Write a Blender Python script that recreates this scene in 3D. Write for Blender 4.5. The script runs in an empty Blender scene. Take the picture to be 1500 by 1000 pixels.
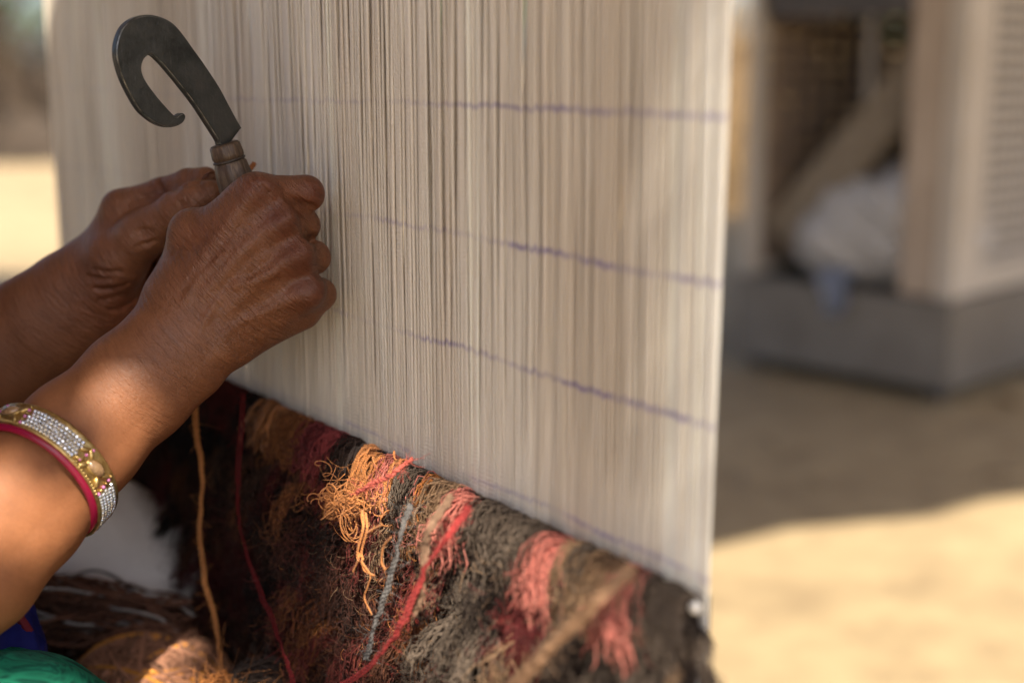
import bpy, bmesh, math, random
import numpy as np
from mathutils import Vector, Matrix
rad = math.radians
rng = np.random.default_rng(7)
random.seed(7)
sc = bpy.context.scene
col = sc.collection

# ------------------------------------------------------------------ camera
H = 0.85                      # eye height above the sand
FPX = 1950.0                  # focal length in pixels of a 1500 px wide picture
PITCH = math.atan(400 / FPX)
cam_d = bpy.data.cameras.new('camera')
cam_d.sensor_width = 36.0
cam_d.lens = FPX / 1500 * 36
cam_d.clip_start = 0.02
cam_d.clip_end = 2000
cam_d.dof.use_dof = True
cam_d.dof.focus_distance = 0.702
cam_d.dof.aperture_fstop = 2.9
cam = bpy.data.objects.new('camera', cam_d)
cam.location = (0, 0, H)
cam.rotation_euler = (math.pi / 2 - PITCH, 0, 0)
col.objects.link(cam)
sc.camera = cam

# ------------------------------------------------------------------ sky, sun, exposure
SUN = np.array([0.12, -0.62, 0.78]); SUN /= np.linalg.norm(SUN)
w = bpy.data.worlds.new('World'); sc.world = w; w.use_nodes = True
nt = w.node_tree
sky = nt.nodes.new('ShaderNodeTexSky'); sky.sky_type = 'NISHITA'; sky.sun_disc = False
sky.sun_elevation = math.asin(SUN[2]); sky.sun_rotation = math.atan2(SUN[0], SUN[1])
sky.dust_density = 3.0; sky.air_density = 0.8; sky.ozone_density = 0.6
bg = nt.nodes['Background']; bg.inputs['Strength'].default_value = 0.100
nt.links.new(sky.outputs[0], bg.inputs['Color'])
sd = bpy.data.lights.new('sun', 'SUN'); sd.energy = 4.8; sd.angle = rad(0.53); sd.color = (1.0, 0.90, 0.74)
so = bpy.data.objects.new('sun', sd); col.objects.link(so)
so.rotation_euler = Vector(SUN).to_track_quat('Z', 'Y').to_euler()
so.location = (0, -3, 6)
sc.view_settings.view_transform = 'Standard'
sc.view_settings.look = 'None'
sc.view_settings.exposure = 1.20
sc.view_settings.gamma = 1.0
sc.render.engine = 'CYCLES'
sc.cycles.use_denoising = True
sc.cycles.max_bounces = 8

# ------------------------------------------------------------------ pixel of the photograph -> point of the place
SP, CP = math.sin(PITCH), math.cos(PITCH)
def ray(px, py):
    a = (px - 750) / FPX; b = -(py - 500) / FPX
    return np.array([a, CP + SP * b, -SP + CP * b])
def P(px, py, Y):
    d = ray(px, py); d = d * (Y / d[1])
    return np.array([d[0], d[1], d[2] + H])
def G(px, py, z=0.0):
    d = ray(px, py); k = (z - H) / d[2]
    return np.array([d[0] * k, d[1] * k, z])
WD = np.array([-0.5836, 0.8120, 0.0])           # along the warp, near right end to far left end
WN = np.array([-0.8120, -0.5836, 0.0])          # out of the warp towards the weaver
W0 = P(540, 400, 0.72)
def Wp(px, py, off=0.0):
    d = ray(px, py); o = np.array([0, 0, H])
    k = ((W0 + WN * off - o) @ WN) / (d @ WN)
    return o + d * k
WR = Wp(1043, 600); WR[2] = 0                    # foot of the right edge
def W(u, z, off=0.0):
    p = WR + WD * u + WN * off
    return np.array([p[0], p[1], z])
def uz(px, py, off=0.0):
    p = Wp(px, py, off); return float((p - WR) @ WD), float(p[2])
WIDTH = uz(78, 200)[0]
FELL = 0.5 * (uz(1025, 885)[1] + uz(480, 622)[1])

# ------------------------------------------------------------------ object helpers
def link(name, me, mats=None, parent=None):
    o = bpy.data.objects.new(name, me); col.objects.link(o)
    if mats is not None and me is not None and len(me.materials) == 0:
        for m in (mats if isinstance(mats, (list, tuple)) else [mats]): me.materials.append(m)
    if parent is not None:
        o.parent = parent
        o.matrix_parent_inverse = parent.matrix_basis.inverted()
    return o
def tag(o, label=None, cat=None, group=None, kind=None):
    if label: o['label'] = label
    if cat: o['category'] = cat
    if group: o['group'] = group
    if kind: o['kind'] = kind
    return o
def thing(name, label, cat, loc=(0, 0, 0), group=None):
    o = bpy.data.objects.new(name, None); col.objects.link(o)
    o.empty_display_size = 0.05
    o.location = [float(c) for c in loc]
    return tag(o, label, cat, group)
def mesh_np(name, v, f, smooth=True, cols=None, tw=None, vec=None):
    """v (N,3), f (M,k) all faces with the same corner count"""
    v = np.asarray(v, np.float32); f = np.asarray(f, np.int32)
    me = bpy.data.meshes.new(name)
    me.vertices.add(len(v)); me.vertices.foreach_set('co', v.ravel())
    k = f.shape[1]
    me.loops.add(f.size); me.loops.foreach_set('vertex_index', f.ravel())
    me.polygons.add(len(f))
    me.polygons.foreach_set('loop_start', np.arange(0, f.size, k, dtype=np.int32))
    me.update(calc_edges=True)
    me.validate()
    if smooth and len(me.polygons): me.polygons.foreach_set('use_smooth', np.ones(len(me.polygons), bool))
    if cols is not None:
        c4 = np.ones((len(v), 4), np.float32); c4[:, :3] = cols
        a = me.color_attributes.new('Col', 'FLOAT_COLOR', 'POINT'); a.data.foreach_set('color', c4.ravel())
    if tw is not None:
        a = me.attributes.new('tw', 'FLOAT', 'POINT'); a.data.foreach_set('value', np.asarray(tw, np.float32))
    if vec is not None:
        a = me.attributes.new('hc', 'FLOAT_VECTOR', 'POINT'); a.data.foreach_set('vector', np.asarray(vec, np.float32).ravel())
    return me
def tubes(polys, radii, sides=5, cols=None, tw_pitch=0.004, close=True):
    """many tubes at once: polys (N,M,3), radii (N,M) -> v, f, cols, tw"""
    P_ = np.asarray(polys, float)
    N, M, _ = P_.shape
    R_ = np.broadcast_to(np.asarray(radii, float), (N, M))
    T = np.gradient(P_, axis=1); T /= np.linalg.norm(T, axis=2, keepdims=True) + 1e-12
    n = np.zeros_like(P_)
    ref = np.where(np.abs(T[:, 0, 2:3]) < 0.8, np.array([[0, 0, 1.0]]), np.array([[1.0, 0, 0]]))
    n0 = np.cross(T[:, 0], ref); n0 /= np.linalg.norm(n0, axis=1, keepdims=True) + 1e-12
    n[:, 0] = n0
    for i in range(1, M):
        q = n[:, i - 1] - (n[:, i - 1] * T[:, i]).sum(1, keepdims=True) * T[:, i]
        n[:, i] = q / (np.linalg.norm(q, axis=1, keepdims=True) + 1e-12)
    b = np.cross(T, n)
    K = sides + 1
    ang = np.arange(K) / sides * 2 * np.pi
    v = P_[:, :, None, :] + R_[:, :, None, None] * (np.cos(ang)[None, None, :, None] * n[:, :, None, :] + np.sin(ang)[None, None, :, None] * b[:, :, None, :])
    seg = np.linalg.norm(np.diff(P_, axis=1), axis=2); s = np.concatenate([np.zeros((N, 1)), np.cumsum(seg, 1)], 1)
    tw = s[:, :, None] / tw_pitch + ang[None, None, :] / (2 * np.pi)
    idx = np.arange(N * M * K).reshape(N, M, K)
    f = np.stack([idx[:, :-1, :-1], idx[:, :-1, 1:], idx[:, 1:, 1:], idx[:, 1:, :-1]], -1).reshape(-1, 4)
    c = None
    if cols is not None:
        c = np.asarray(cols, float)
        if c.ndim == 2: c = np.repeat(c[:, None, :], M, 1)
        c = np.repeat(c[:, :, None, :], K, 2).reshape(-1, 3)
    if close:   # taper the ends shut
        pass
    return v.reshape(-1, 3), f, c, tw.reshape(-1)
def join_np(parts):
    vs, fs, cs, ts, o = [], [], [], [], 0
    for v, f, c, t in parts:
        vs.append(v); fs.append(f + o); cs.append(c); ts.append(t); o += len(v)
    return np.concatenate(vs), np.concatenate(fs), np.concatenate(cs), np.concatenate(ts)
def tube_mesh(name, parts, smooth=True):
    v, f, c, t = join_np(parts) if isinstance(parts, list) else parts
    return mesh_np(name, v, f, smooth, c, t)
def spline(pts, n):
    """Catmull-Rom through pts -> n points"""
    p = np.asarray(pts, float)
    p = np.vstack([2 * p[0] - p[1], p, 2 * p[-1] - p[-2]])
    k = len(p) - 3
    t = np.linspace(0, k - 1e-6, n); i = t.astype(int); u = (t - i)[:, None]
    a, b, c, d = p[i], p[i + 1], p[i + 2], p[i + 3]
    return 0.5 * (2 * b + (c - a) * u + (2 * a - 5 * b + 4 * c - d) * u ** 2 + (3 * b - a - 3 * c + d) * u ** 3)
def plied(path, r, plies=2, pitch=0.008, sides=6, colour=(1, 1, 1), phase=0.0, var=0.06):
    """one yarn twisted from several plies, as tubes"""
    path = np.asarray(path, float); M = len(path)
    T = np.gradient(path, axis=0); T /= np.linalg.norm(T, axis=1, keepdims=True) + 1e-12
    n = np.zeros_like(path)
    ref = np.array([0, 0, 1.0]) if abs(T[0, 2]) < 0.8 else np.array([1.0, 0, 0])
    q = np.cross(T[0], ref); n[0] = q / np.linalg.norm(q)
    for i in range(1, M):
        q = n[i - 1] - (n[i - 1] @ T[i]) * T[i]; n[i] = q / (np.linalg.norm(q) + 1e-12)
    b = np.cross(T, n)
    s = np.concatenate([[0], np.cumsum(np.linalg.norm(np.diff(path, axis=0), axis=1))])
    rp = r * (0.56 if plies == 2 else 0.5)
    out, cc = [], []
    for k in range(plies):
        a = s / pitch * 2 * np.pi + 2 * np.pi * k / plies + phase
        out.append(path + (r - rp) * (np.cos(a)[:, None] * n + np.sin(a)[:, None] * b))
        cc.append(np.clip(np.array(colour) * (1 + var * rng.normal()), 0, 1))
    rr = np.full((plies, M), rp); rr[:, 0] *= 0.35; rr[:, -1] *= 0.35
    return tubes(np.array(out), rr, sides, np.array(cc), tw_pitch=pitch * 0.35)
_TABS = {}
def _tab(seed, shape):
    k = (seed, shape)
    if k not in _TABS: _TABS[k] = np.random.default_rng(seed).uniform(-1, 1, shape)
    return _TABS[k]
def vnoise(x, seed=0):
    """smooth 1-D value noise, vectorised"""
    x = np.asarray(x, float); r = _tab(seed, 4096)
    i = np.floor(x).astype(int); f = x - i; f = f * f * (3 - 2 * f)
    return r[i % 4096] * (1 - f) + r[(i + 1) % 4096] * f
def vnoise2(x, y, seed=0):
    x = np.asarray(x, float); y = np.asarray(y, float)
    r = _tab(seed, (256, 256))
    i = np.floor(x).astype(int); j = np.floor(y).astype(int); f = x - i; g = y - j
    f = f * f * (3 - 2 * f); g = g * g * (3 - 2 * g)
    a = r[i % 256, j % 256]; b = r[(i + 1) % 256, j % 256]; c = r[i % 256, (j + 1) % 256]; d = r[(i + 1) % 256, (j + 1) % 256]
    return (a * (1 - f) + b * f) * (1 - g) + (c * (1 - f) + d * f) * g
def box_bm(bm, c, sx, sy, sz, R=None, bev=0.0):
    m = Matrix.Translation(Vector(c))
    if R is not None: m = m @ R.to_4x4()
    r = bmesh.ops.create_cube(bm, size=1.0, matrix=m @ Matrix.Diagonal((sx, sy, sz, 1)))
    if bev > 0:
        es = list({e for v in r['verts'] for e in v.link_edges})
        bmesh.ops.bevel(bm, geom=es, offset=bev, segments=2, affect='EDGES', profile=0.5)
def bm_obj(name, bm, mat, parent=None, smooth=False):
    me = bpy.data.meshes.new(name); bm.normal_update(); bm.to_mesh(me); bm.free()
    if smooth: me.polygons.foreach_set('use_smooth', np.ones(len(me.polygons), bool))
    return link(name, me, mat, parent)
def box_obj(name, c, sx, sy, sz, mat, parent=None, R=None, bev=0.003):
    bm = bmesh.new(); box_bm(bm, c, sx, sy, sz, R, bev); return bm_obj(name, bm, mat, parent)

# ------------------------------------------------------------------ materials
class NT:
    def __init__(s, name):
        s.m = bpy.data.materials.new(name); s.m.use_nodes = True; s.t = s.m.node_tree
        s.b = s.t.nodes['Principled BSDF']; s.out = s.t.nodes['Material Output']
    def n(s, typ, **kw):
        x = s.t.nodes.new(typ)
        for k, v in kw.items():
            if hasattr(x, k) and k not in x.inputs: setattr(x, k, v)
            else: x.inputs[k].default_value = v
        return x
    def l(s, a, b): s.t.links.new(a, b)
    def noise(s, scale, detail=4, rough=0.55, vec=None, dist=0.0):
        x = s.n('ShaderNodeTexNoise'); x.inputs['Scale'].default_value = scale; x.inputs['Detail'].default_value = detail
        x.inputs['Roughness'].default_value = rough; x.inputs['Distortion'].default_value = dist
        if vec is not None: s.l(vec, x.inputs['Vector'])
        return x.outputs['Fac']
    def coord(s): return s.n('ShaderNodeTexCoord').outputs['Object']
    def pos(s): return s.n('ShaderNodeNewGeometry').outputs['Position']
    def mapping(s, vec, scale=(1, 1, 1), rot=(0, 0, 0)):
        x = s.n('ShaderNodeMapping'); x.inputs['Scale'].default_value = scale; x.inputs['Rotation'].default_value = rot
        s.l(vec, x.inputs['Vector']); return x.outputs[0]
    def ramp(s, fac, stops):
        x = s.n('ShaderNodeValToRGB'); cr = x.color_ramp
        while len(cr.elements) < len(stops): cr.elements.new(0.5)
        for e, (p, c) in zip(cr.elements, stops): e.position = p; e.color = (*c, 1) if len(c) == 3 else c
        s.l(fac, x.inputs[0]); return x.outputs[0]
    def math(s, op, a, b=None, clamp=False):
        x = s.n('ShaderNodeMath', operation=op); x.use_clamp = clamp
        for i, q in enumerate((a, b)):
            if q is None: continue
            if hasattr(q, 'links'): s.l(q, x.inputs[i])
            else: x.inputs[i].default_value = q
        return x.outputs[0]
    def mix(s, fac, a, b, mode='MIX'):
        x = s.n('ShaderNodeMix', data_type='RGBA', blend_type=mode)
        for k, q in ((0, fac), (6, a), (7, b)):
            if hasattr(q, 'links'): s.l(q, x.inputs[k])
            elif k == 0: x.inputs[0].default_value = q
            else: x.inputs[k].default_value = (*q, 1)
        return x.outputs[2]
    def bump(s, h, strength=0.3, dist=0.001, prev=None):
        x = s.n('ShaderNodeBump'); x.inputs['Strength'].default_value = strength; x.inputs['Distance'].default_value = dist
        s.l(h, x.inputs['Height'])
        if prev is not None: s.l(prev, x.inputs['Normal'])
        return x.outputs[0]
    def fin(s, color=None, rough=None, normal=None, **kw):
        for q, k in ((color, 'Base Color'), (rough, 'Roughness')):
            if q is None: continue
            if hasattr(q, 'links'): s.l(q, s.b.inputs[k])
            else: s.b.inputs[k].default_value = (*q, 1) if k == 'Base Color' else q
        if normal is not None: s.l(normal, s.b.inputs['Normal'])
        for k, v in kw.items(): s.b.inputs[k.replace('_', ' ')].default_value = v
        return s.m
def simple(name, a, b, scale=20, rough=0.7, bump=0.2, bd=0.002, stretch=(1, 1, 1), **kw):
    s = NT(name); v = s.mapping(s.pos(), stretch)
    n1 = s.noise(scale, 6, 0.6, v); n2 = s.noise(scale * 4.3, 4, 0.6, v)
    c = s.ramp(s.math('ADD', s.math('MULTIPLY', n1, 0.7), s.math('MULTIPLY', n2, 0.3)), [(0.3, a), (0.7, b)])
    return s.fin(c, rough, s.bump(n2, bump, bd), **kw)

def yarn_mat(name, twist=0.5, rough=0.75, sheen=0.25, dist=0.0006):
    s = NT(name)
    at = s.n('ShaderNodeAttribute', attribute_name='Col').outputs['Color']
    tw = s.n('ShaderNodeAttribute', attribute_name='tw').outputs['Fac']
    wv = s.math('SINE', s.math('MULTIPLY', tw, 2 * math.pi))
    fb = s.noise(1800, 2, 0.6, s.pos())
    hgt = s.math('ADD', wv, s.math('MULTIPLY', fb, 1.2))
    big = s.noise(90, 3, 0.6, s.pos())
    c = s.mix(s.math('MULTIPLY', s.ramp(big, [(0.3, (0, 0, 0)), (0.7, (1, 1, 1))]), 0.35), at, s.mix(1.0, at, (0.62, 0.58, 0.55), 'MULTIPLY'))
    m = s.fin(c, rough, s.bump(hgt, twist, dist))
    s.b.inputs['Sheen Weight'].default_value = sheen
    s.b.inputs['Sheen Roughness'].default_value = 0.4
    s.b.inputs['Specular IOR Level'].default_value = 0.08 if rough > 0.6 else 0.35
    return m
YARN = yarn_mat('wool yarn', 0.5, 0.9, 0.04)
SILK = yarn_mat('shiny twisted yarn', 0.6, 0.5, 0.12)

# sand
s = NT('sand'); p = s.pos()
n1 = s.noise(0.9, 6, 0.6, p); n2 = s.noise(9, 5, 0.6, p); n3 = s.noise(150, 3, 0.6, p)
c = s.ramp(s.math('ADD', s.math('MULTIPLY', n1, 0.5), s.math('MULTIPLY', n2, 0.5)), [(0.36, (0.25, 0.182, 0.102)), (0.5, (0.345, 0.259, 0.146)), (0.66, (0.42, 0.322, 0.187))])
SAND = s.fin(c, 0.95, s.bump(n3, 0.5, 0.004, s.bump(n2, 0.5, 0.03)))

# ================================================================== the ground
bm = bmesh.new()
ys = [-60, -20, -8, -3, -1, 0, 0.7, 1.4, 2, 2.6, 3.2, 4, 5, 6.5, 8, 10, 13, 17, 25, 50, 120, 400, 1200]
xs = [-900, -300, -100, -40, -20, -12, -8, -5, -3.5, -2.5, -1.6, -0.9, -0.3, 0.3, 0.9, 1.6, 2.5, 3.5, 5, 8, 12, 20, 40, 100, 300, 900]
g = [[bm.verts.new((x, y, (0.025 * float(vnoise2(x * 0.8 + 30, y * 0.8 + 80, 3)) - 0.02) if abs(x) < 12 and abs(y) < 17 else -0.03)) for x in xs] for y in ys]
for j in range(len(ys) - 1):
    for i in range(len(xs) - 1):
        bm.faces.new((g[j][i], g[j][i + 1], g[j + 1][i + 1], g[j + 1][i]))
bmesh.ops.subdivide_edges(bm, edges=bm.edges[:], cuts=1, use_grid_fill=True)
tag(bm_obj('ground', bm, SAND, smooth=True), 'bare sandy ground of the yard', kind='structure')

nl = 700
lx = rng.uniform(-6, 5, nl); ly = 1.2 + 9 * rng.uniform(size=nl) ** 1.6; la = rng.uniform(0, 6.28, nl); ll = rng.uniform(0.02, 0.10, nl)
lt = np.linspace(-0.5, 0.5, 4)
lp_ = np.stack([lx[:, None] + ll[:, None] * lt * np.cos(la)[:, None], ly[:, None] + ll[:, None] * lt * np.sin(la)[:, None], 0.012 + 0.025 * vnoise2(lx * 0.8 + 30, ly * 0.8 + 80, 3)[:, None] - 0.016 + 0.004 * np.cos(lt * 5)[None]], -1)
lc = np.array([(0.22, 0.15, 0.08), (0.10, 0.07, 0.045), (0.36, 0.27, 0.16), (0.20, 0.16, 0.13)])[rng.integers(0, 4, nl)]
lr_ = np.where(rng.uniform(size=nl) < 0.3, 0.008, 0.003)[:, None] * np.array([0.5, 1, 1, 0.5])[None]
tag(link('ground_litter', tube_mesh('ground_litter', tubes(lp_, lr_, 5, lc)), YARN), 'straw bits, twigs and small clods scattered over the sand', kind='stuff')

# ================================================================== loom (beams, posts, warp threads)
s = NT('loom wood'); p = s.mapping(s.pos(), (30, 30, 3)); n1 = s.noise(1.0, 6, 0.6, p, 1.0); n2 = s.noise(160, 3, 0.6, s.pos())
WOOD = s.fin(s.ramp(n1, [(0.3, (0.13, 0.085, 0.05)), (0.7, (0.27, 0.19, 0.12))]), 0.75, s.bump(n1, 0.4, 0.003))
RZ = Matrix.Rotation(math.atan2(WD[1], WD[0]), 3, 'Z')
loom = thing('loom', 'upright wooden loom strung with a curtain of pale cotton warp threads', 'loom', W(WIDTH / 2, 0, 0))
ZTOP, ZBOT = 1.36, 0.30
UL, UR = WIDTH + 0.85, -0.58
box_obj('post', W(UL, 0.78, -0.02), 0.09, 0.08, 1.6, WOOD, loom, RZ, 0.006)
box_obj('post', W(UR, 0.78, -0.02), 0.09, 0.08, 1.6, WOOD, loom, RZ, 0.006)
def beam(name, z):
    a, b = W(UR + 0.05, z, -0.03), W(UL - 0.05, z, -0.03)
    pth = np.array([a + (b - a) * t for t in np.linspace(0, 1, 14)])
    tb = tubes(pth[None], np.full((1, 14), 0.042) + 0.002 * vnoise(np.arange(14) * 0.7, 4)[None], 16, np.ones((1, 3)))
    link(name, tube_mesh(name, tb), WOOD, loom)
beam('beam', ZTOP); beam('beam', ZBOT)

line_px = [[(590, 152), (1045, 168)], [(650, 341), (1040, 412)], [(510, 459), (1040, 622)], [(480, 605), (930, 800)]]
LINES = [float(np.mean([uz(*q)[1] for q in l])) for l in line_px]
s = NT('cotton warp thread')
at = s.n('ShaderNodeAttribute', attribute_name='Col').outputs['Color']
tw = s.n('ShaderNodeAttribute', attribute_name='tw').outputs['Fac']
oi = s.n('ShaderNodeObjectInfo').outputs['Random']
pz = s.n('ShaderNodeSeparateXYZ'); s.l(s.pos(), pz.inputs[0])
nb = s.noise(9, 3, 0.6, s.pos())
nb2 = s.noise(45, 3, 0.7, s.mapping(s.pos(), (1, 1, 0.25)))
zz = s.math('ADD', pz.outputs['Z'], s.math('ADD', s.math('MULTIPLY', s.math('SUBTRACT', oi, 0.5), 0.0017), s.math('MULTIPLY', s.math('SUBTRACT', nb, 0.5), 0.009)))
mask = None
for k, z in enumerate(LINES):
    d = s.math('ABSOLUTE', s.math('SUBTRACT', zz, z))
    q = s.math('SUBTRACT', 1.0, s.math('DIVIDE', d, 0.0021), clamp=True)
    mask = q if mask is None else s.math('MAXIMUM', mask, q)
nb3 = s.noise(7.5, 3, 0.6, s.mapping(s.pos(), (1, 1, 2.5)))
mask = s.math('MULTIPLY', mask, s.math('MULTIPLY', s.ramp(nb2, [(0.36, (0.25, 0.25, 0.25)), (0.62, (1, 1, 1))]), s.ramp(s.math('ADD', nb3, s.math('MULTIPLY', s.math('ADD', pz.outputs['X'], 0.05), 1.3)), [(0.44, (0.12, 0.12, 0.12)), (0.66, (1, 1, 1))])), clamp=True)
stain = s.ramp(s.noise(14, 4, 0.6, s.mapping(s.pos(), (1, 1, 0.12))), [(0.35, (0.78, 0.72, 0.66)), (0.65, (0.98, 0.98, 0.98))])
base = s.mix(1.0, at, stain, 'MULTIPLY')
c = s.mix(s.math('MULTIPLY', mask, 0.8), base, (0.135, 0.09, 0.36))
wv = s.math('ADD', s.math('SINE', s.math('MULTIPLY', tw, 2 * math.pi)), s.noise(2500, 2, 0.5, s.pos()))
THREAD = s.fin(c, 0.85, s.bump(wv, 0.22, 0.0004))
s.b.inputs['Specular IOR Level'].default_value = 0.2

NT_ = 297
M = 22
zs = np.concatenate([[ZTOP + 0.03], np.linspace(1.2, 0.93, 4), np.linspace(0.92, FELL - 0.005, 15), [FELL - 0.1, ZBOT + 0.03]])
uu = np.linspace(0.0, WIDTH, NT_)
uu = uu + 0.0005 * vnoise(uu * 40, 11) + 0.00014 * rng.normal(size=NT_)
# the first few threads are the doubled selvedge, set a little apart
bpts, brad, bcol = [], [], []
for i in range(NT_):
    u = uu[i]
    sel = i < 10
    t = (zs - FELL) / (ZTOP - FELL)
    drift = 0.0007 * vnoise(t * 2.2 + u * 55, 21) * np.clip(t * 4, 0, 1) + 0.0004 * vnoise(t * 9 + i * 3.7, 22) * np.clip(t * 6, 0, 1)
    shed = 0.0014 * vnoise(t * 5 + i * 1.3, 23) * np.clip(t * 6, 0, 1)
    drift = np.where(t < 0, 0, drift); shed = np.where(t < 0, 0, shed)
    pts = np.array([W(u + drift[j], zs[j], shed[j]) for j in range(M)])
    warm = rng.uniform(0, 1); tone = 1 + 0.06 * rng.normal()
    cc = (np.array([0.84, 0.80, 0.72]) * (1 - 0.25 * warm) + np.array([0.82, 0.755, 0.64]) * 0.25 * warm) * tone
    if rng.uniform() < 0.05: cc = np.array([0.86, 0.82, 0.74])
    r0 = 0.00100 * (1 + 0.06 * rng.normal())
    if sel: cc = np.array([0.89, 0.86, 0.79]) * (1 + 0.05 * rng.normal()); r0 = 0.00095 * (1 + 0.1 * rng.normal())
    rr = r0 * (1 + 0.10 * vnoise(zs * 60 + i * 9.1, 31))
    bu_ = u + 0.5 * WIDTH / NT_ + 0.0006 * rng.normal()
    db = np.clip(-0.014 * np.clip(t * 1.6, 0, 1) + 0.001 * vnoise(t * 5 + i * 2.1, 24) * np.clip(t * 6, 0, 1), -0.02, 0)
    dr2 = np.where(t < 0, 0, 0.0018 * vnoise(t * 2.0 + u * 60, 25) * np.clip(t * 4, 0, 1))
    dr2 = dr2 + 0.012 * np.clip(t * 1.6, 0, 1) * math.exp(-u / 0.15)
    bpts.append(np.array([W(bu_ + dr2[j], zs[j], db[j]) for j in range(M)])); brad.append(np.full(M, 0.00130)); bcol.append(np.clip(cc * (0.96 if sel else 0.92), 0, 0.9))
    v_, f_, c_, t_ = tubes(pts[None], rr[None], 6, np.clip(cc, 0, 0.9)[None], tw_pitch=0.0022 * rng.uniform(0.85, 1.2))
    me = tube_mesh('thread', (v_, f_, c_, t_ + rng.uniform()))
    link('thread', me, THREAD, loom)
tag(link('back_threads', tube_mesh('back_threads', tubes(np.array(bpts), np.array(brad), 6, np.array(bcol), 0.0022)), THREAD, loom), kind='stuff')

# ================================================================== carpet: knotted pile hanging in front of the warp
GOLD = (0.64, 0.255, 0.08); ORNG = (0.30, 0.115, 0.035); PINK = (0.64, 0.225, 0.18); MARO = (0.15, 0.03, 0.031)
GREY = (0.145, 0.112, 0.088); TAN = (0.33, 0.21, 0.125); DARK = (0.030, 0.018, 0.015); RED = (0.22, 0.035, 0.03); CREAM = (0.55, 0.44, 0.28)
zone_px = [(300, DARK), (345, (0.09, 0.018, 0.016)), (378, (0.02, 0.013, 0.011)), (402, ORNG), (440, (0.20, 0.075, 0.028)), (475, MARO), (500, (0.26, 0.05, 0.05)), (524, DARK), (545, GOLD),
           (590, PINK), (598, GOLD), (616, GREY), (640, PINK), (656, GOLD), (662, TAN), (690, PINK), (722, GREY), (828, PINK), (856, TAN), (880, GREY), (894, TAN), (930, PINK), (962, GREY)]
zone_u = [(uz(px, 100 + (px + 680) * 0.459)[0], c) for px, c in zone_px]
def zone(u):
    best = DARK
    for zu, c in zone_u:
        if u <= zu: best = c
    return best
SHINY = (GOLD, ORNG)
DOWN = np.array([0, 0, -1.0])
def pile_path(u, z, L, out, n, side, curl=0.0, off0=0.0):
    t = np.linspace(0, 1, n)
    reach = out * (1 - np.exp(-3.2 * t)) / (1 - math.exp(-3.2))
    drop = L * (0.10 * t + 0.90 * t ** 1.7)
    p = W(u, z, off0)[None] + WN[None] * reach[:, None] + DOWN[None] * (drop - 0.006 * np.sin(np.pi * np.clip(t * 2, 0, 1)))[:, None] + WD[None] * (side * t ** 1.3)[:, None]
    if curl > 0:
        a = rng.uniform(0, 6.28); fr = rng.uniform(1.5, 4)
        p = p + curl * t[:, None] * (np.sin(t * fr * 6.28 + a)[:, None] * WD[None] + np.cos(t * fr * 5 + a)[:, None] * np.array([[0, 0, 1.0]]))
    return p
carpet = thing('carpet', 'half-woven shaggy carpet with loose red, gold and brown pile on the loom', 'carpet', W(WIDTH / 2, ZBOT, 0))
# woven ground behind the pile
bm = bmesh.new()
cu = np.linspace(0.003, WIDTH + 0.004, 60); cz = np.linspace(FELL, ZBOT, 16)
for off in (0.004, -0.006):
    gv = [[bm.verts.new(W(u, z, off + 0.001 * float(vnoise2(u * 200, z * 120, 5)))) for u in cu] for z in cz]
    for j in range(len(cz) - 1):
        for i in range(len(cu) - 1):
            q = (gv[j][i], gv[j][i + 1], gv[j + 1][i + 1], gv[j + 1][i]); bm.faces.new(q if off > 0 else q[::-1])
    if off > 0: fr = gv
for j in range(len(cz) - 1):
    bm.faces.new((fr[j][0], fr[j + 1][0], gv[j + 1][0], gv[j][0])); bm.faces.new((fr[j + 1][-1], fr[j][-1], gv[j][-1], gv[j + 1][-1]))
for i in range(len(cu) - 1):
    bm.faces.new((fr[0][i + 1], fr[0][i], gv[0][i], gv[0][i + 1]))
link_me = bm_obj('woven_ground', bm, simple('woven carpet ground', (0.03, 0.02, 0.016), (0.09, 0.06, 0.045), 120, 0.95, 0.6, 0.003), carpet, True)
UR7, UR4 = uz(700, 740)[0], uz(470, 640)[0]
# newest rows: one tuft object per knot along the fell
tuft_u = np.linspace(0.004, WIDTH - 0.004, 290)
for i, u in enumerate(tuft_u):
    u = u + 0.0008 * rng.normal()
    base = np.array(zone(u + 0.004 * float(vnoise(u * 90, 41))))
    shiny = tuple(zone(u)) in SHINY
    parts = []
    bunch = 0.010 * float(vnoise(u * 60, 43)) 
    for k in range(24 if not shiny else 7):
        L = rng.uniform(0.008, 0.019); out = rng.uniform(0.011, 0.024)
        if tuple(base) == PINK and u < UR7: L *= 1.25; out *= 1.35
        side = bunch + rng.normal() * 0.004
        pth = pile_path(u + rng.normal() * 0.0018, FELL + rng.uniform(-0.006, 0.002) - 0.0035 * (k % 3), L, out, 9, side + (0 if shiny else 0.003 * rng.normal()), 0.0008 if shiny else 0.0026)
        cc = base * (1 + 0.16 * rng.normal())
        if shiny: parts.append(plied(pth, 0.00095, 2, 0.0040, 5, np.clip(cc, 0, 0.9)))
        else: parts.append(tubes(pth[None], (0.00036 * rng.uniform(0.6, 1.4) * np.array([0.6, 1, 1, 1, 1, 1.05, 1.1, 1.0, 0.35]))[None], 3, np.clip(cc, 0, 0.9)[None], 0.005))
    link('tuft', tube_mesh('tuft', parts), SILK if shiny else YARN, carpet)
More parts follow.
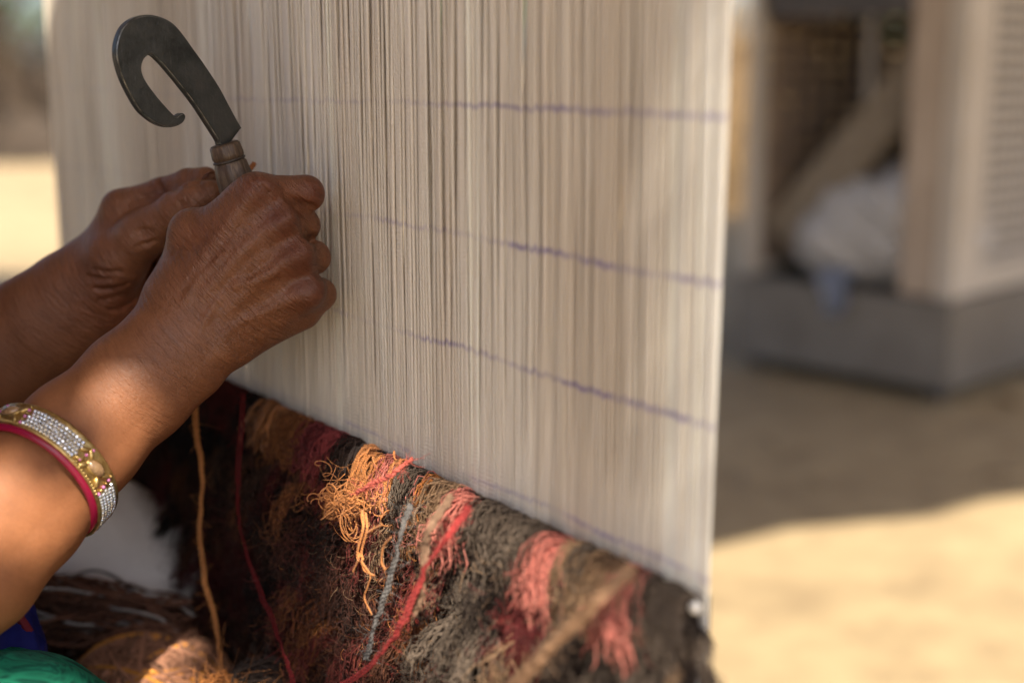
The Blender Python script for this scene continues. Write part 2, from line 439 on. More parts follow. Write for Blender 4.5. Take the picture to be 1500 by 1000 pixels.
# older rows below: thousands of loose ends
UR7, UR4 = uz(700, 740)[0], uz(470, 640)[0]
def below_colour(u, v):
    n_ = float(vnoise2(u * 38 + 5, v * 30 + 9, 51)) + 0.5 * float(vnoise2(u * 120, v * 90, 52))
    z0 = zone(u)
    right = u < UR7
    if right and z0 == PINK: z0 = MARO if rng.uniform() < 0.6 else GREY
    if v < (0.008 if right else 0.016) + 0.010 * n_ and rng.uniform() < 0.85: return z0
    r = rng.uniform()
    if right:
        if n_ > 0.62: return (MARO, RED, PINK)[int(r * 2.25)]
        if n_ > 0.15 and r < 0.3: return TAN if v < 0.08 else DARK
        return (GREY if v < 0.07 else (0.11, 0.083, 0.066)) if r < 0.70 else ((0.045, 0.032, 0.027) if r < 0.96 else TAN)
    if u > UR4:  # left end: its deep shade is put into near-black yarn colours
        if n_ > 0.75 and v < 0.06: return ORNG
        if n_ > 0.45: return (0.10, 0.04, 0.018) if r < 0.5 else (0.075, 0.014, 0.014)
        if n_ > 0.1: return (0.06, 0.012, 0.012) if r < 0.6 else (0.035, 0.018, 0.013)
        return (0.016, 0.011, 0.010) if r < 0.7 else ((0.04, 0.02, 0.014) if r < 0.95 else (0.11, 0.055, 0.03))
    if n_ > 0.55: return GOLD if r < 0.35 else (0.24, 0.085, 0.035)
    if n_ > 0.2: return (0.15, 0.035, 0.03) if r < 0.6 else (0.12, 0.05, 0.03)
    if n_ < -0.5 and r < 0.3: return TAN
    return DARK if r < 0.5 else ((0.085, 0.034, 0.024) if r < 0.9 else (0.20, 0.075, 0.03))
NC = 1500; NS = 7
pp, pr, pc, tips = [], [], [], []
prof = np.array([0.8, 1, 1, 1, 1, 1, 0.55])
for i in range(NC):
    u = rng.uniform(-0.004, WIDTH + 0.004); v = 0.006 + 0.33 * rng.uniform() ** 1.1
    lump = 0.5 + 0.5 * float(vnoise2(u * 30, v * 26, 61))
    L = rng.uniform(0.006, 0.026); out = 0.016 + 0.034 * lump * rng.uniform(0.55, 1.1)
    sd_ = 0.012 * float(vnoise2(u * 45, v * 40, 62)) + 0.005 * rng.normal()
    if u < 0.012: sd_ = -abs(sd_) - 0.012 * rng.uniform(); out *= rng.uniform(0.1, 1.0)
    out *= min(1.0, 0.45 + v / 0.09)
    base = np.array(below_colour(u, v)); loose = rng.uniform() < 0.22
    if loose: L *= 1.7
    rs = rng.uniform(0.00020, 0.00048); spl = rng.uniform(0.0015, 0.0045) * (1.8 if loose else 1)
    for k in range(25):
        a_, b_ = rng.normal(size=2)
        q = pile_path(u + 0.0018 * a_, FELL - v + 0.0018 * b_, L * rng.uniform(0.8, 1.15), out * rng.uniform(0.88, 1.06), NS, sd_ + spl * a_, 0.0052 if loose else 0.0024)
        pp.append(q + np.array([0, 0, spl * b_])[None] * (np.linspace(0, 1, NS) ** 1.5)[:, None])
        pr.append(prof * rs * rng.uniform(0.8, 1.2)); pc.append(np.clip(base * (1 + 0.14 * rng.normal()), 0.006, 0.9))
    tips.append((pp[-1][-1], base))
pp, pr, pc = np.array(pp), np.array(pr), np.array(pc)
me = tube_mesh('older_pile', tubes(pp, pr, 3, pc, 0.006))
tag(link('older_pile', me, YARN, carpet), kind='stuff')
# fine fibre fuzz over it all
NF = 44000; NS = 6
pp = np.zeros((NF, NS, 3)); pr = np.zeros((NF, NS)); pc = np.zeros((NF, 3))
for i in range(NF):
    u = rng.uniform(-0.006, WIDTH); v = 0.004 + 0.26 * rng.uniform() ** 1.2
    p0 = W(u, FELL - v, 0) + WN * rng.uniform(0.008, 0.05) * min(1.0, 0.45 + v / 0.09); tint = None
    if i % 2:
        tp = tips[(i * 7) % len(tips)]; p0 = tp[0] + rng.normal(size=3) * 0.004; tint = tp[1]
    d = rng.normal(size=3) * 0.6 + WN * 0.5 + DOWN * 0.5; d /= np.linalg.norm(d)
    e = np.cross(d, rng.normal(size=3)); e /= np.linalg.norm(e)
    L = rng.uniform(0.004, 0.014); t = np.linspace(0, 1, NS)[:, None]
    a_ = rng.uniform(0.8, 3.5); g_ = np.cross(d, e)
    pp[i] = p0 + L * (d * np.sin(a_ * t) / a_ + e * (1 - np.cos(a_ * t)) / a_ + g_ * 0.3 * rng.normal() * t ** 2)
    pr[i] = rng.uniform(0.00005, 0.00012)
    pc[i] = np.clip((np.array(below_colour(u, v + 0.01)) if tint is None else tint) * 1.25 + 0.008, 0, 0.8)
me = tube_mesh('fuzz', tubes(pp, pr, 3, pc))
tag(link('fuzz', me, YARN, carpet), kind='stuff')
# curls of unravelled gold yarn
gp = []
for px, py, r in [(514, 726, 0.0045), (495, 735, 0.005), (512, 745, 0.0055), (488, 752, 0.005), (535, 735, 0.004), (545, 722, 0.004),
                  (500, 720, 0.0038), (530, 752, 0.0042), (484, 728, 0.0045), (506, 716, 0.0035), (508, 760, 0.006)]:
    for q in range(3):
        c0 = Wp(px + rng.normal() * 5, py + rng.normal() * 5, 0.036 + rng.normal() * 0.004)
        r = r * rng.uniform(0.65, 1.1)
        n = 40; t = np.linspace(0, 1, n); turns = rng.uniform(1.3, 3.0)
        a = rng.uniform(0, 6.28) + t * turns * 6.28
        ax = np.array([1, 0, 0]) + rng.normal(size=3) * 0.35; bx_ = np.array([0, 0, 1.0]) + rng.normal(size=3) * 0.35
        pth = c0 + r * (0.7 + 0.4 * t)[:, None] * (np.cos(a)[:, None] * ax + np.sin(a)[:, None] * bx_) + np.outer(t, rng.normal(size=3) * 0.007)
        gp.append(plied(pth, 0.00040, 2, 0.0026, 5, np.array(GOLD) * rng.uniform(0.8, 1.1)))
for q in range(70):      # frayed ends among the curls
    c0 = Wp(515 + rng.normal() * 20, 722 + rng.normal() * 20, rng.uniform(0.022, 0.036))
    d_ = WN * 0.4 + DOWN * 0.6 + rng.normal(size=3) * 0.5; d_ /= np.linalg.norm(d_); e_ = rng.normal(size=3); e_ /= np.linalg.norm(e_); L_ = rng.uniform(0.004, 0.010); t = np.linspace(0, 1, 10)[:, None]
    gp.append(tubes((c0 + d_ * L_ * t + e_ * L_ * 0.7 * t ** 2)[None], (rng.uniform(0.0002, 0.0004) * np.linspace(1, 0.5, 10))[None], 4, (np.array(GOLD) * rng.uniform(0.7, 1.15))[None]))
tag(link('yarn_curl', tube_mesh('yarn_curl', gp), SILK, carpet), kind='stuff')
# thick gold end hanging from the curls, with frayed tails
gp = []
pth = spline([Wp(533, 752, 0.042), Wp(535, 775, 0.045), Wp(527, 808, 0.046), Wp(529, 822, 0.046)], 60)
for k in range(3): gp.append(plied(pth + rng.normal(size=3) * 0.0011, 0.00075, 3, 0.0045, 5, GOLD, k))
for pts in ([(529, 820), (534, 835), (543, 842), (538, 860), (534, 876), (545, 900)], [(526, 818), (519, 832), (517, 838)], [(530, 822), (541, 838), (548, 842)], [(574, 785), (562, 800), (559, 822), (565, 834)], [(560, 768), (545, 775), (538, 780)]):
    gp.append(plied(spline([Wp(a, b, 0.047) for a, b in pts], 50), 0.00062, 2, 0.003, 5, GOLD))
link('yarn_end', tube_mesh('yarn_end', gp), SILK, carpet)
# dark weft cord beaten in along the fell
wu = np.linspace(0.004, WIDTH - 0.006, 260)
wp_ = np.array([W(u, FELL + 0.0022 + 0.0008 * float(vnoise(u * 120, 171)), 0.0035 + 0.0006 * float(vnoise(u * 300, 172))) for u in wu])
link('weft_cord', tube_mesh('weft_cord', plied(wp_, 0.0017, 2, 0.006, 6, (0.022, 0.016, 0.014))), YARN, carpet)
# white knot on the selvedge
gp = []
for k in range(6):
    c0 = Wp(1018, 889, 0.006); a = np.linspace(0, 2 * np.pi, 24); ax = rng.normal(size=3); ax /= np.linalg.norm(ax); b_ = np.cross(ax, rng.normal(size=3)); b_ /= np.linalg.norm(b_)
    gp.append(tubes((c0 + 0.0020 * (np.cos(a)[:, None] * ax + np.sin(a)[:, None] * b_))[None], np.full((1, 24), 0.0008), 6, np.array([[0.85, 0.83, 0.78]])))
link('selvedge_knot', tube_mesh('selvedge_knot', gp), YARN, carpet)

# ------------------------------------------------------------------ loose strands hanging in front of the pile
def strand(name, label, pts, r, colour, plies=2, pitch=0.007, doubles=((0, 0),), group='loose yarn strands in front of the carpet', mat=YARN, fuzz=60):
    path = spline(pts, 150)
    t = np.linspace(0, 1, 150)
    path = path + 0.0006 * np.stack([vnoise(t * 26, 71), vnoise(t * 26, 72), vnoise(t * 26, 73)], 1)
    parts = []
    for k, (du, ph) in enumerate(doubles):
        sway = (du * np.cos(t * 7 + ph))[:, None] * WD[None] + (du * 0.5 * np.sin(t * 7 + ph))[:, None] * WN[None]
        parts.append(plied(path + sway, r, plies, pitch, 6, colour, ph))
    o = link(name, tube_mesh(name, parts), mat)
    tag(o, label, 'yarn', group)
    if fuzz:
        i = rng.integers(0, 149, fuzz); d = rng.normal(size=(fuzz, 3)); d /= np.linalg.norm(d, axis=1, keepdims=True); e = rng.normal(size=(fuzz, 3))
        tt = np.linspace(0, 1, 5)[None, :, None]
        fp = path[i][:, None] + d[:, None] * 0.006 * tt + e[:, None] * 0.003 * tt ** 2
        tag(link('fibre', tube_mesh('fibre', tubes(fp, np.full((fuzz, 5), 0.00011), 3, np.repeat(np.clip(np.array(colour) * 1.3, 0, 1)[None], fuzz, 0))), YARN, o), kind='stuff')
    return o
def chain(lst): return [Wp(a, b, c * 0.78) for a, b, c in lst]
strand('hanging_yarn', 'long orange yarn hanging from under the wrist past the dark pile',
       [P(284, 560, 0.79), P(287, 620, 0.785), P(297, 700, 0.78), P(292, 770, 0.775), P(300, 850, 0.77), P(318, 920, 0.765), P(322, 960, 0.76), P(330, 1020, 0.75)], 0.0014, (0.40, 0.17, 0.06), 2, 0.007, ((0.0011, 0), (0.0011, 3.14)))
strand('hanging_yarn', 'thin dark red doubled yarn hanging between orange yarn and gold curls',
       chain([(357, 575, 0.05), (350, 680, 0.052), (352, 770, 0.055), (375, 850, 0.06), (400, 910, 0.062), (418, 960, 0.064), (432, 1010, 0.066)]), 0.0008, (0.12, 0.012, 0.014), 2, 0.006, ((0.0016, 0), (0.0016, 3.14)))
strand('hanging_yarn', 'straight slate grey yarn hanging beside the gold curls',
       chain([(602, 738, 0.045), (590, 775, 0.056), (570, 850, 0.06), (548, 920, 0.064), (536, 965, 0.066)]), 0.00105, (0.15, 0.142, 0.14), 2, 0.006, ((0.0010, 0), (0.0010, 3.14)), fuzz=90)
strand('hanging_yarn', 'rose red yarn slanting down to the left across the pile',
       chain([(688, 740, 0.04), (662, 778, 0.058), (625, 830, 0.064), (598, 890, 0.068), (575, 935, 0.07), (540, 975, 0.074), (490, 1010, 0.078)]), 0.00105, (0.36, 0.05, 0.048), 2, 0.007, ((0.0013, 0), (0.0013, 3.14)))
strand('hanging_yarn', 'soft tan woollen roving slanting down the right part of the pile',
       chain([(925, 832, 0.03), (880, 872, 0.06), (850, 905, 0.066), (805, 950, 0.07), (745, 1010, 0.076)]), 0.0024, (0.27, 0.16, 0.095), 3, 0.03, ((0.0012, 0), (0.0014, 3.14), (0.001, 1.5)), fuzz=220)
strand('hanging_yarn', 'pale brown yarn dropping beside the rose red yarn',
       chain([(662, 725, 0.035), (632, 770, 0.056), (622, 800, 0.058), (622, 850, 0.06), (606, 900, 0.062)]), 0.0016, (0.24, 0.15, 0.10), 3, 0.02, ((0.001, 0), (0.001, 2.5)), fuzz=120)
strand('hanging_yarn', 'short bright red yarn end lying over the gold tufts',
       chain([(606, 672, 0.03), (580, 690, 0.046), (552, 705, 0.052), (524, 722, 0.055)]), 0.0013, (0.55, 0.13, 0.10), 3, 0.01, ((0.0008, 0),), fuzz=60)

# ================================================================== implicit-surface modelling for bodies
class Field:
    """distance field sampled on a grid; every piece is blended in with a smooth minimum"""
    def __init__(s, lo, hi, h, pad=0.012):
        s.lo = np.array(lo, float); s.h = h; s.pad = pad
        s.n = np.ceil((np.array(hi) - s.lo) / h).astype(int) + 1
        s.f = np.full(s.n, pad, np.float32)
    def _sub(s, lo, hi):
        i0 = np.maximum(np.floor((lo - s.lo) / s.h).astype(int), 0); i1 = np.minimum(np.ceil((hi - s.lo) / s.h).astype(int) + 1, s.n)
        if np.any(i1 <= i0): return None
        ax = [(s.lo[k] + s.h * np.arange(i0[k], i1[k])).astype(np.float32) for k in range(3)]
        X = np.stack(np.meshgrid(*ax, indexing='ij'), -1)
        return tuple(slice(a, b) for a, b in zip(i0, i1)), X
    def _put(s, sl, d, k, op):
        f = s.f[sl]
        if op == 'add':
            if k > 0:
                h = np.clip(0.5 + 0.5 * (d - f) / k, 0, 1).astype(np.float32)
                s.f[sl] = d * (1 - h) + f * h - k * h * (1 - h)
            else: s.f[sl] = np.minimum(f, d)
        else:       # cut, smooth
            h = np.clip(0.5 - 0.5 * (f + d) / k, 0, 1).astype(np.float32)
            s.f[sl] = f * (1 - h) - d * h + k * h * (1 - h)
    def cone(s, a, b, ra, rb, k=0.004, op='add'):
        a = np.array(a, np.float32); b = np.array(b, np.float32); m = max(ra, rb) + s.pad + k
        r = s._sub(np.minimum(a, b) - m, np.maximum(a, b) + m)
        if r is None: return
        sl, X = r; ab = b - a
        t = np.clip(((X - a) @ ab) / max(float(ab @ ab), 1e-12), 0, 1)
        d = np.linalg.norm(X - a - t[..., None] * ab, axis=-1) - (ra + (rb - ra) * t)
        s._put(sl, d.astype(np.float32), k, op)
    def chain(s, pts, rs, k=0.004, kj=0.002):
        """a limb: built on its own with tight joints, then blended in"""
        pts = [np.array(p, float) for p in pts]; m = max(rs) + s.pad + k
        r = s._sub(np.min(pts, 0) - m, np.max(pts, 0) + m)
        if r is None: return
        sl, X = r; d = None
        for a, b, ra, rb in zip(pts[:-1], pts[1:], rs[:-1], rs[1:]):
            a = a.astype(np.float32); b = b.astype(np.float32); ab = b - a
            t = np.clip(((X - a) @ ab) / max(float(ab @ ab), 1e-12), 0, 1)
            e = (np.linalg.norm(X - a - t[..., None] * ab, axis=-1) - (ra + (rb - ra) * t)).astype(np.float32)
            if d is None: d = e
            else:
                h = np.clip(0.5 + 0.5 * (e - d) / kj, 0, 1); d = e * (1 - h) + d * h - kj * h * (1 - h)
        s._put(sl, d.astype(np.float32), k, 'add')
    def ball(s, c, r3, k=0.004, op='add', R=None):
        c = np.array(c, np.float32); r3 = np.broadcast_to(np.array(r3, np.float32), (3,)); m = r3.max() + s.pad + k
        q = s._sub(c - m, c + m)
        if q is None: return
        sl, X = q; Y = X - c
        if R is not None: Y = Y @ np.array(R, np.float32)
        k0 = np.linalg.norm(Y / r3, axis=-1); k1 = np.linalg.norm(Y / (r3 * r3), axis=-1)
        d = np.where(k1 > 1e-6, k0 * (k0 - 1) / np.maximum(k1, 1e-6), -r3.min())
        s._put(sl, d.astype(np.float32), k, op)
    def surf(s, px, py, y0=0.58, y1=0.86):
        d = ray(px, py)
        for Y in np.arange(y0, y1, s.h * 0.5):
            p = d * (Y / d[1]) + np.array([0, 0, H]); i = np.round((p - s.lo) / s.h).astype(int)
            if np.all(i >= 0) and np.all(i < s.n) and s.f[tuple(i)] < 0: return p
        return None
    def crease(s, pxs, r, k=0.0022, sink=0.0):
        n = len(pxs); pts = [s.surf(*q) for q in pxs]
        for j in range(n - 1):
            if pts[j] is None or pts[j + 1] is None or np.linalg.norm(pts[j] - pts[j + 1]) > 0.03: continue
            s.cone(pts[j] + np.array([0, sink, 0]), pts[j + 1] + np.array([0, sink, 0]), r[j], r[j + 1], k, 'cut')
    def mesh(s):
        """naive surface nets -> v, quads"""
        f = s.f; nx, ny, nz = f.shape
        neg = f < 0
        c = [(i, j, k) for i in (0, 1) for j in (0, 1) for k in (0, 1)]
        cnt = np.zeros((nx - 1, ny - 1, nz - 1), np.int8)
        for i, j, k in c: cnt += neg[i:nx - 1 + i, j:ny - 1 + j, k:nz - 1 + k]
        act = (cnt > 0) & (cnt < 8)
        I = np.argwhere(act); idx = np.full(act.shape, -1, np.int64); idx[act] = np.arange(len(I))
        acc = np.zeros((len(I), 3)); num = np.zeros(len(I))
        for a in c:
            for ax in range(3):
                if a[ax] == 1: continue
                b = list(a); b[ax] = 1
                fa = f[I[:, 0] + a[0], I[:, 1] + a[1], I[:, 2] + a[2]]; fb = f[I[:, 0] + b[0], I[:, 1] + b[1], I[:, 2] + b[2]]
                x = (fa < 0) != (fb < 0)
                t = np.where(x, fa / np.where(x, fa - fb, 1), 0)
                p = np.repeat(np.array(a, float)[None], len(I), 0); p[:, ax] += t
                acc[x] += p[x]; num[x] += 1
        v = s.lo + s.h * (I + acc / num[:, None])
        quads = []
        for ax in range(3):
            o1, o2 = (ax + 1) % 3, (ax + 2) % 3
            sl_a = [slice(None)] * 3; sl_b = [slice(None)] * 3; sl_a[ax] = slice(0, -1); sl_b[ax] = slice(1, None)
            na, nb = neg[tuple(sl_a)], neg[tuple(sl_b)]
            for flip, sel in ((False, na & ~nb), (True, ~na & nb)):
                e = np.argwhere(sel)
                ok = (e[:, o1] > 0) & (e[:, o2] > 0) & (e[:, o1] < f.shape[o1] - 1) & (e[:, o2] < f.shape[o2] - 1)
                e = e[ok]
                def at_(d1, d2):
                    q = e.copy(); q[:, o1] -= d1; q[:, o2] -= d2
                    return idx[q[:, 0], q[:, 1], q[:, 2]]
                q = np.stack([at_(1, 1), at_(0, 1), at_(0, 0), at_(1, 0)], 1)
                quads.append(q[:, ::-1] if flip else q)
        q = np.concatenate(quads)
        return v, q[(q >= 0).all(1)]

# ------------------------------------------------------------------ skin
def skin_mat():
    s = NT('skin')
    hc = s.n('ShaderNodeAttribute', attribute_name='hc').outputs['Vector']
    tone = s.n('ShaderNodeAttribute', attribute_name='Col').outputs['Color']
    n1 = s.noise(70, 5, 0.6, s.pos()); n2 = s.noise(600, 3, 0.6, s.pos())
    c = s.mix(1.0, tone, s.ramp(n1, [(0.3, (0.86, 0.83, 0.80)), (0.7, (1.08, 1.06, 1.04))]), 'MULTIPLY')
    c = s.mix(1.0, c, s.ramp(n2, [(0.3, (0.93, 0.92, 0.90)), (0.7, (1.04, 1.04, 1.04))]), 'MULTIPLY')
    # creases run across the hand: stretched cells, finer ones crossing them
    wr = s.noise(1.0, 3, 0.6, s.mapping(hc, (560, 75, 75)), 0.7)
    w2 = s.noise(1.0, 2, 0.6, s.mapping(hc, (300, 560, 560), (0, 0, 0.5)), 0.5)
    vo = s.n('ShaderNodeTexVoronoi', feature='DISTANCE_TO_EDGE'); vo.inputs['Scale'].default_value = 1.0
    s.l(s.mapping(hc, (760, 430, 430)), vo.inputs['Vector'])
    cell = s.ramp(vo.outputs['Distance'], [(0.0, (0, 0, 0)), (0.22, (1, 1, 1))])
    hx_ = s.n('ShaderNodeSeparateXYZ'); s.l(hc, hx_.inputs[0])
    zone_ = s.ramp(s.math('ADD', s.math('MULTIPLY', hx_.outputs[0], 14.0), 0.75), [(0.0, (0.16, 0.16, 0.16)), (0.55, (0.8, 0.8, 0.8)), (0.7, (1, 1, 1))])
    amount = s.math('MULTIPLY', zone_, s.ramp(s.noise(26, 2, 0.5, s.pos()), [(0.35, (0.45, 0.45, 0.45)), (0.65, (1, 1, 1))]))
    h = s.math('ADD', s.math('MULTIPLY', wr, 1.6), s.math('ADD', s.math('MULTIPLY', w2, 0.35), s.math('MULTIPLY', cell, 0.16)))
    b = s.bump(s.math('MULTIPLY', h, amount), 1.0, 0.0011)
    c = s.mix(s.math('MULTIPLY', zone_, 0.38), c, s.mix(1.0, c, s.ramp(wr, [(0.35, (0.55, 0.5, 0.48)), (0.55, (1.1, 1.1, 1.1))]), 'MULTIPLY'))
    zb = s.math('SUBTRACT', 1.0, zone_)
    m = s.fin(c, s.math('ADD', s.ramp(n2, [(0.3, (0.41,) * 3), (0.7, (0.53,) * 3)]), s.math('MULTIPLY', zb, 0.16)), b)
    s.l(s.math('ADD', 0.22, s.math('MULTIPLY', zone_, 0.26)), s.b.inputs['Specular IOR Level'])
    s.b.inputs['Subsurface Weight'].default_value = 0.12
    s.b.inputs['Subsurface Radius'].default_value = (0.9, 0.35, 0.18)
    s.b.inputs['Subsurface Scale'].default_value = 0.004
    return m
SKIN = skin_mat()
SK = np.array([0.176, 0.070, 0.031])

def R3(x, y, Y): return P(x, y, Y)
# ---- right arm and hand (back of the hand to the camera, fist round the knife handle)
RA = Field(np.array([-0.42, 0.40, 0.50]), np.array([-0.045, 0.80, 0.90]), 0.0011)
def pairoff(c, q, Y, off):      # two points either side of the arm's middle line, across it
    return P(c - 0.717 * off, q - 0.696 * off, Y), P(c + 0.717 * off, q + 0.696 * off, Y)
sections = [((283, 482), 0.702, 27, 0.0172), ((255, 512), 0.696, 27, 0.0175), ((200, 562), 0.684, 26, 0.0188), ((117, 640), 0.664, 27, 0.0205), ((20, 738), 0.638, 32, 0.0240), ((-60, 815), 0.618, 34, 0.0275), ((-120, 868), 0.604, 22, 0.0300)]
pa = [pairoff(*c, Y, o)[0] for c, Y, o, r in sections]; pb = [pairoff(*c, Y, o)[1] for c, Y, o, r in sections]
rr = [r for *_, r in sections]
RA.chain(pa, rr, 0.0, 0.01); RA.chain(pb, rr, 0.022, 0.01)
ELB_R = P(-120, 868, 0.604); SH_R = np.array([-0.385, 0.50, 0.865])
RA.chain([ELB_R, ELB_R + (SH_R - ELB_R) * 0.45], [0.034, 0.036], 0.012)
# ulna head at the wrist, outer side
RA.ball(P(330, 500, 0.694), 0.0085, 0.010)
# metacarpals
MC = {'i': (P(262, 440, 0.706), P(372, 286, 0.702)), 'm': (P(282, 458, 0.702), P(402, 320, 0.6985)), 'r': (P(303, 478, 0.702), P(428, 372, 0.7005)), 'p': (P(326, 494, 0.706), P(446, 424, 0.705))}
for k_, (a, b) in MC.items():
    RA.cone(a, b, 0.0140, {'i': 0.0112, 'm': 0.0108, 'r': 0.0102, 'p': 0.0098}[k_], 0.010)
# palm body, heel of the hand, thumb ball
RA.cone(P(335, 420, 0.716), P(395, 345, 0.716), 0.013, 0.010, 0.012)
RA.cone(P(350, 488, 0.714), P(440, 452, 0.722), 0.0135, 0.0120, 0.012)
RA.cone(P(262, 430, 0.716), P(290, 352, 0.722), 0.0150, 0.0128, 0.018)
# web between thumb and forefinger
RA.cone(P(300, 345, 0.712), P(352, 298, 0.706), 0.0115, 0.0085, 0.010)
# fingers: knuckle -> middle joint -> end joint -> tip, curled round the handle
FI = Field(np.array([-0.42, 0.40, 0.50]), np.array([-0.045, 0.80, 0.90]), 0.0011)
FI.chain([P(378, 286, 0.702), P(448, 284, 0.7125), P(436, 300, 0.738), P(392, 312, 0.748)], [0.0108, 0.0096, 0.0084, 0.0070], 0.0010, 0.0025)
FI.chain([P(404, 326, 0.700), P(443, 330, 0.7185), P(428, 344, 0.742), P(385, 352, 0.748)], [0.0106, 0.0092, 0.0082, 0.0070], 0.0010, 0.0025)
FI.chain([P(428, 374, 0.701), P(459, 377, 0.7200), P(440, 390, 0.742), P(398, 394, 0.748)], [0.0104, 0.0090, 0.0080, 0.0068], 0.0010, 0.0025)
FI.chain([P(446, 426, 0.706), P(469, 431, 0.7210), P(450, 440, 0.740), P(412, 436, 0.745)], [0.0098, 0.0085, 0.0074, 0.0064], 0.0010, 0.0025)
RA.chain([P(283, 352, 0.718), P(318, 335, 0.742), P(366, 322, 0.752)], [0.0116, 0.0104, 0.0082], 0.008, 0.004)
h_ = np.clip(0.5 + 0.5 * (FI.f - RA.f) / 0.0055, 0, 1); RA.f = FI.f * (1 - h_) + RA.f * h_ - 0.0055 * h_ * (1 - h_)

# knuckle heads and extensor tendons
RA.ball(P(384, 278, 0.6945), 0.0058, 0.009); RA.ball(P(412, 326, 0.6925), 0.0055, 0.009); RA.ball(P(437, 376, 0.694), 0.0052, 0.009); RA.ball(P(456, 428, 0.6985), 0.0048, 0.009)
for k_, e in (('i', 0.0023), ('m', 0.0023), ('r', 0.0021), ('p', 0.0017)):
    a, b = MC[k_]; t0 = a + (b - a) * 0.25 + np.array([0, -0.0118, 0.001]); t1 = a + (b - a) * 0.97 + np.array([0, -0.0100, 0.001])
    RA.cone(t0, t1, e, e * 1.1, 0.006)
# thumb knuckle bump on the near side of the outline
RA.ball(P(278, 333, 0.714), 0.0075, 0.010)
# hollows between the knuckles
for a, b in (((396, 306), (372, 340)), ((424, 352), (396, 380)), ((446, 402), (420, 420))):
    RA.cone(P(*a, 0.6845), P(*b, 0.6835), 0.0042, 0.0026, 0.011, 'cut')
# veins on the back of the hand
for pl in ([(300, 470), (318, 440), (345, 418), (362, 392), (392, 372)], [(345, 418), (372, 412), (402, 400)], [(272, 440), (292, 408), (318, 384), (344, 352)], [(330, 490), (360, 468), (396, 452)]):
    sp = [RA.surf(*q) for q in pl]
    for a, b in zip(sp[:-1], sp[1:]):
        if a is not None and b is not None: RA.cone(a + np.array([0, 0.0006, 0]), b + np.array([0, 0.0006, 0]), 0.0010, 0.0009, 0.0035)
# skin folds: under the forefinger, between the fingers, at the wrist
RA.crease([(416, 283), (426, 294), (438, 301), (450, 305), (460, 308), (468, 313)], [0.0005, 0.0016, 0.0024, 0.0028, 0.0030, 0.0032], 0.0030)
RA.crease([(443, 341), (450, 348), (458, 351), (468, 351)], [0.0005, 0.0016, 0.0024, 0.0028], 0.0030)
RA.crease([(460, 397), (470, 402), (478, 404), (485, 403)], [0.0005, 0.0016, 0.0024, 0.0027], 0.0030)
RA.crease([(482, 468), (472, 471), (458, 474)], [0.0008, 0.0006, 0.0003], 0.002)
for q in range(5):
    RA.crease([(352 + 7 * q, 526 - 5 * q), (345 + 7 * q, 510 - 5 * q), (333 + 7 * q, 490 - 5 * q)], [0.0007, 0.0005, 0.0002], 0.0022)
for q in range(4):
    RA.crease([(252 + 9 * q, 372 - 9 * q), (262 + 9 * q, 376 - 8 * q), (274 + 9 * q, 377 - 8 * q)], [0.0005, 0.0004, 0.0002], 0.002)
for q in range(4):
    RA.crease([(373 + 5 * q, 268 + 2 * q), (378 + 5 * q, 277 + 2 * q), (378 + 5 * q, 287 + 2 * q)], [0.0003, 0.0004, 0.0003], 0.0018)
vR, qR = RA.mesh()

# ---- left arm and hand (seen from the thumb side, reaching behind the knife)
LA = Field(np.array([-0.52, 0.66, 0.52]), np.array([-0.135, 0.90, 0.90]), 0.00125)
def pairL(c, q, Y, off): return P(c - 0.56 * off, q - 0.83 * off, Y), P(c + 0.56 * off, q + 0.83 * off, Y)
sec = [((134, 418), 0.795, 20, 0.0185), ((108, 442), 0.795, 25, 0.0190), ((60, 478), 0.792, 27, 0.0205), ((-10, 522), 0.788, 30, 0.0230), ((-120, 600), 0.780, 32, 0.0270), ((-230, 680), 0.770, 24, 0.0305)]
pa = [pairL(*c, Y, o)[0] for c, Y, o, r in sec]; pb = [pairL(*c, Y, o)[1] for c, Y, o, r in sec]
rr = [r for *_, r in sec]
LA.chain(pa, rr, 0.0, 0.01); LA.chain(pb, rr, 0.022, 0.01)
ELB_L = P(-230, 680, 0.770); SH_L = np.array([-0.585, 0.785, 0.865])
LA.chain([ELB_L, ELB_L + (SH_L - ELB_L) * 0.45], [0.034, 0.036], 0.012)
LM = {'i': (P(138, 390, 0.800), P(178, 308, 0.792)), 'm': (P(148, 400, 0.808), P(200, 318, 0.808)), 'r': (P(158, 412, 0.812), P(214, 345, 0.822)), 'p': (P(165, 430, 0.812), P(222, 378, 0.830))}
for k_, (a, b) in LM.items(): LA.cone(a, b, 0.0150, {'i': 0.0112, 'm': 0.011, 'r': 0.0105, 'p': 0.0098}[k_], 0.012)
LA.cone(P(165, 440, 0.806), P(215, 410, 0.820), 0.0140, 0.0115, 0.014)          # heel of the palm
LA.chain([P(150, 405, 0.790), P(172, 380, 0.782), P(212, 342, 0.772)], [0.0150, 0.0168, 0.0125], 0.012, 0.008)   # thumb ball
LA.chain([P(208, 345, 0.772), P(262, 308, 0.762), P(286, 294, 0.756), P(308, 285, 0.752)], [0.0125, 0.0112, 0.0103, 0.0084], 0.008, 0.004)   # thumb
LA.chain([P(178, 306, 0.792), P(238, 284, 0.786), P(276, 268, 0.776), P(302, 262, 0.768)], [0.0108, 0.0093, 0.0080, 0.0070], 0.006, 0.003)   # forefinger
LA.chain([P(200, 320, 0.808), P(256, 312, 0.812), P(282, 335, 0.800), P(272, 352, 0.788)], [0.0106, 0.0092, 0.0082, 0.0070], 0.004, 0.003)
LA.chain([P(214, 346, 0.822), P(262, 352, 0.822), P(270, 376, 0.806), P(248, 384, 0.792)], [0.0102, 0.0090, 0.0080, 0.0070], 0.004, 0.003)
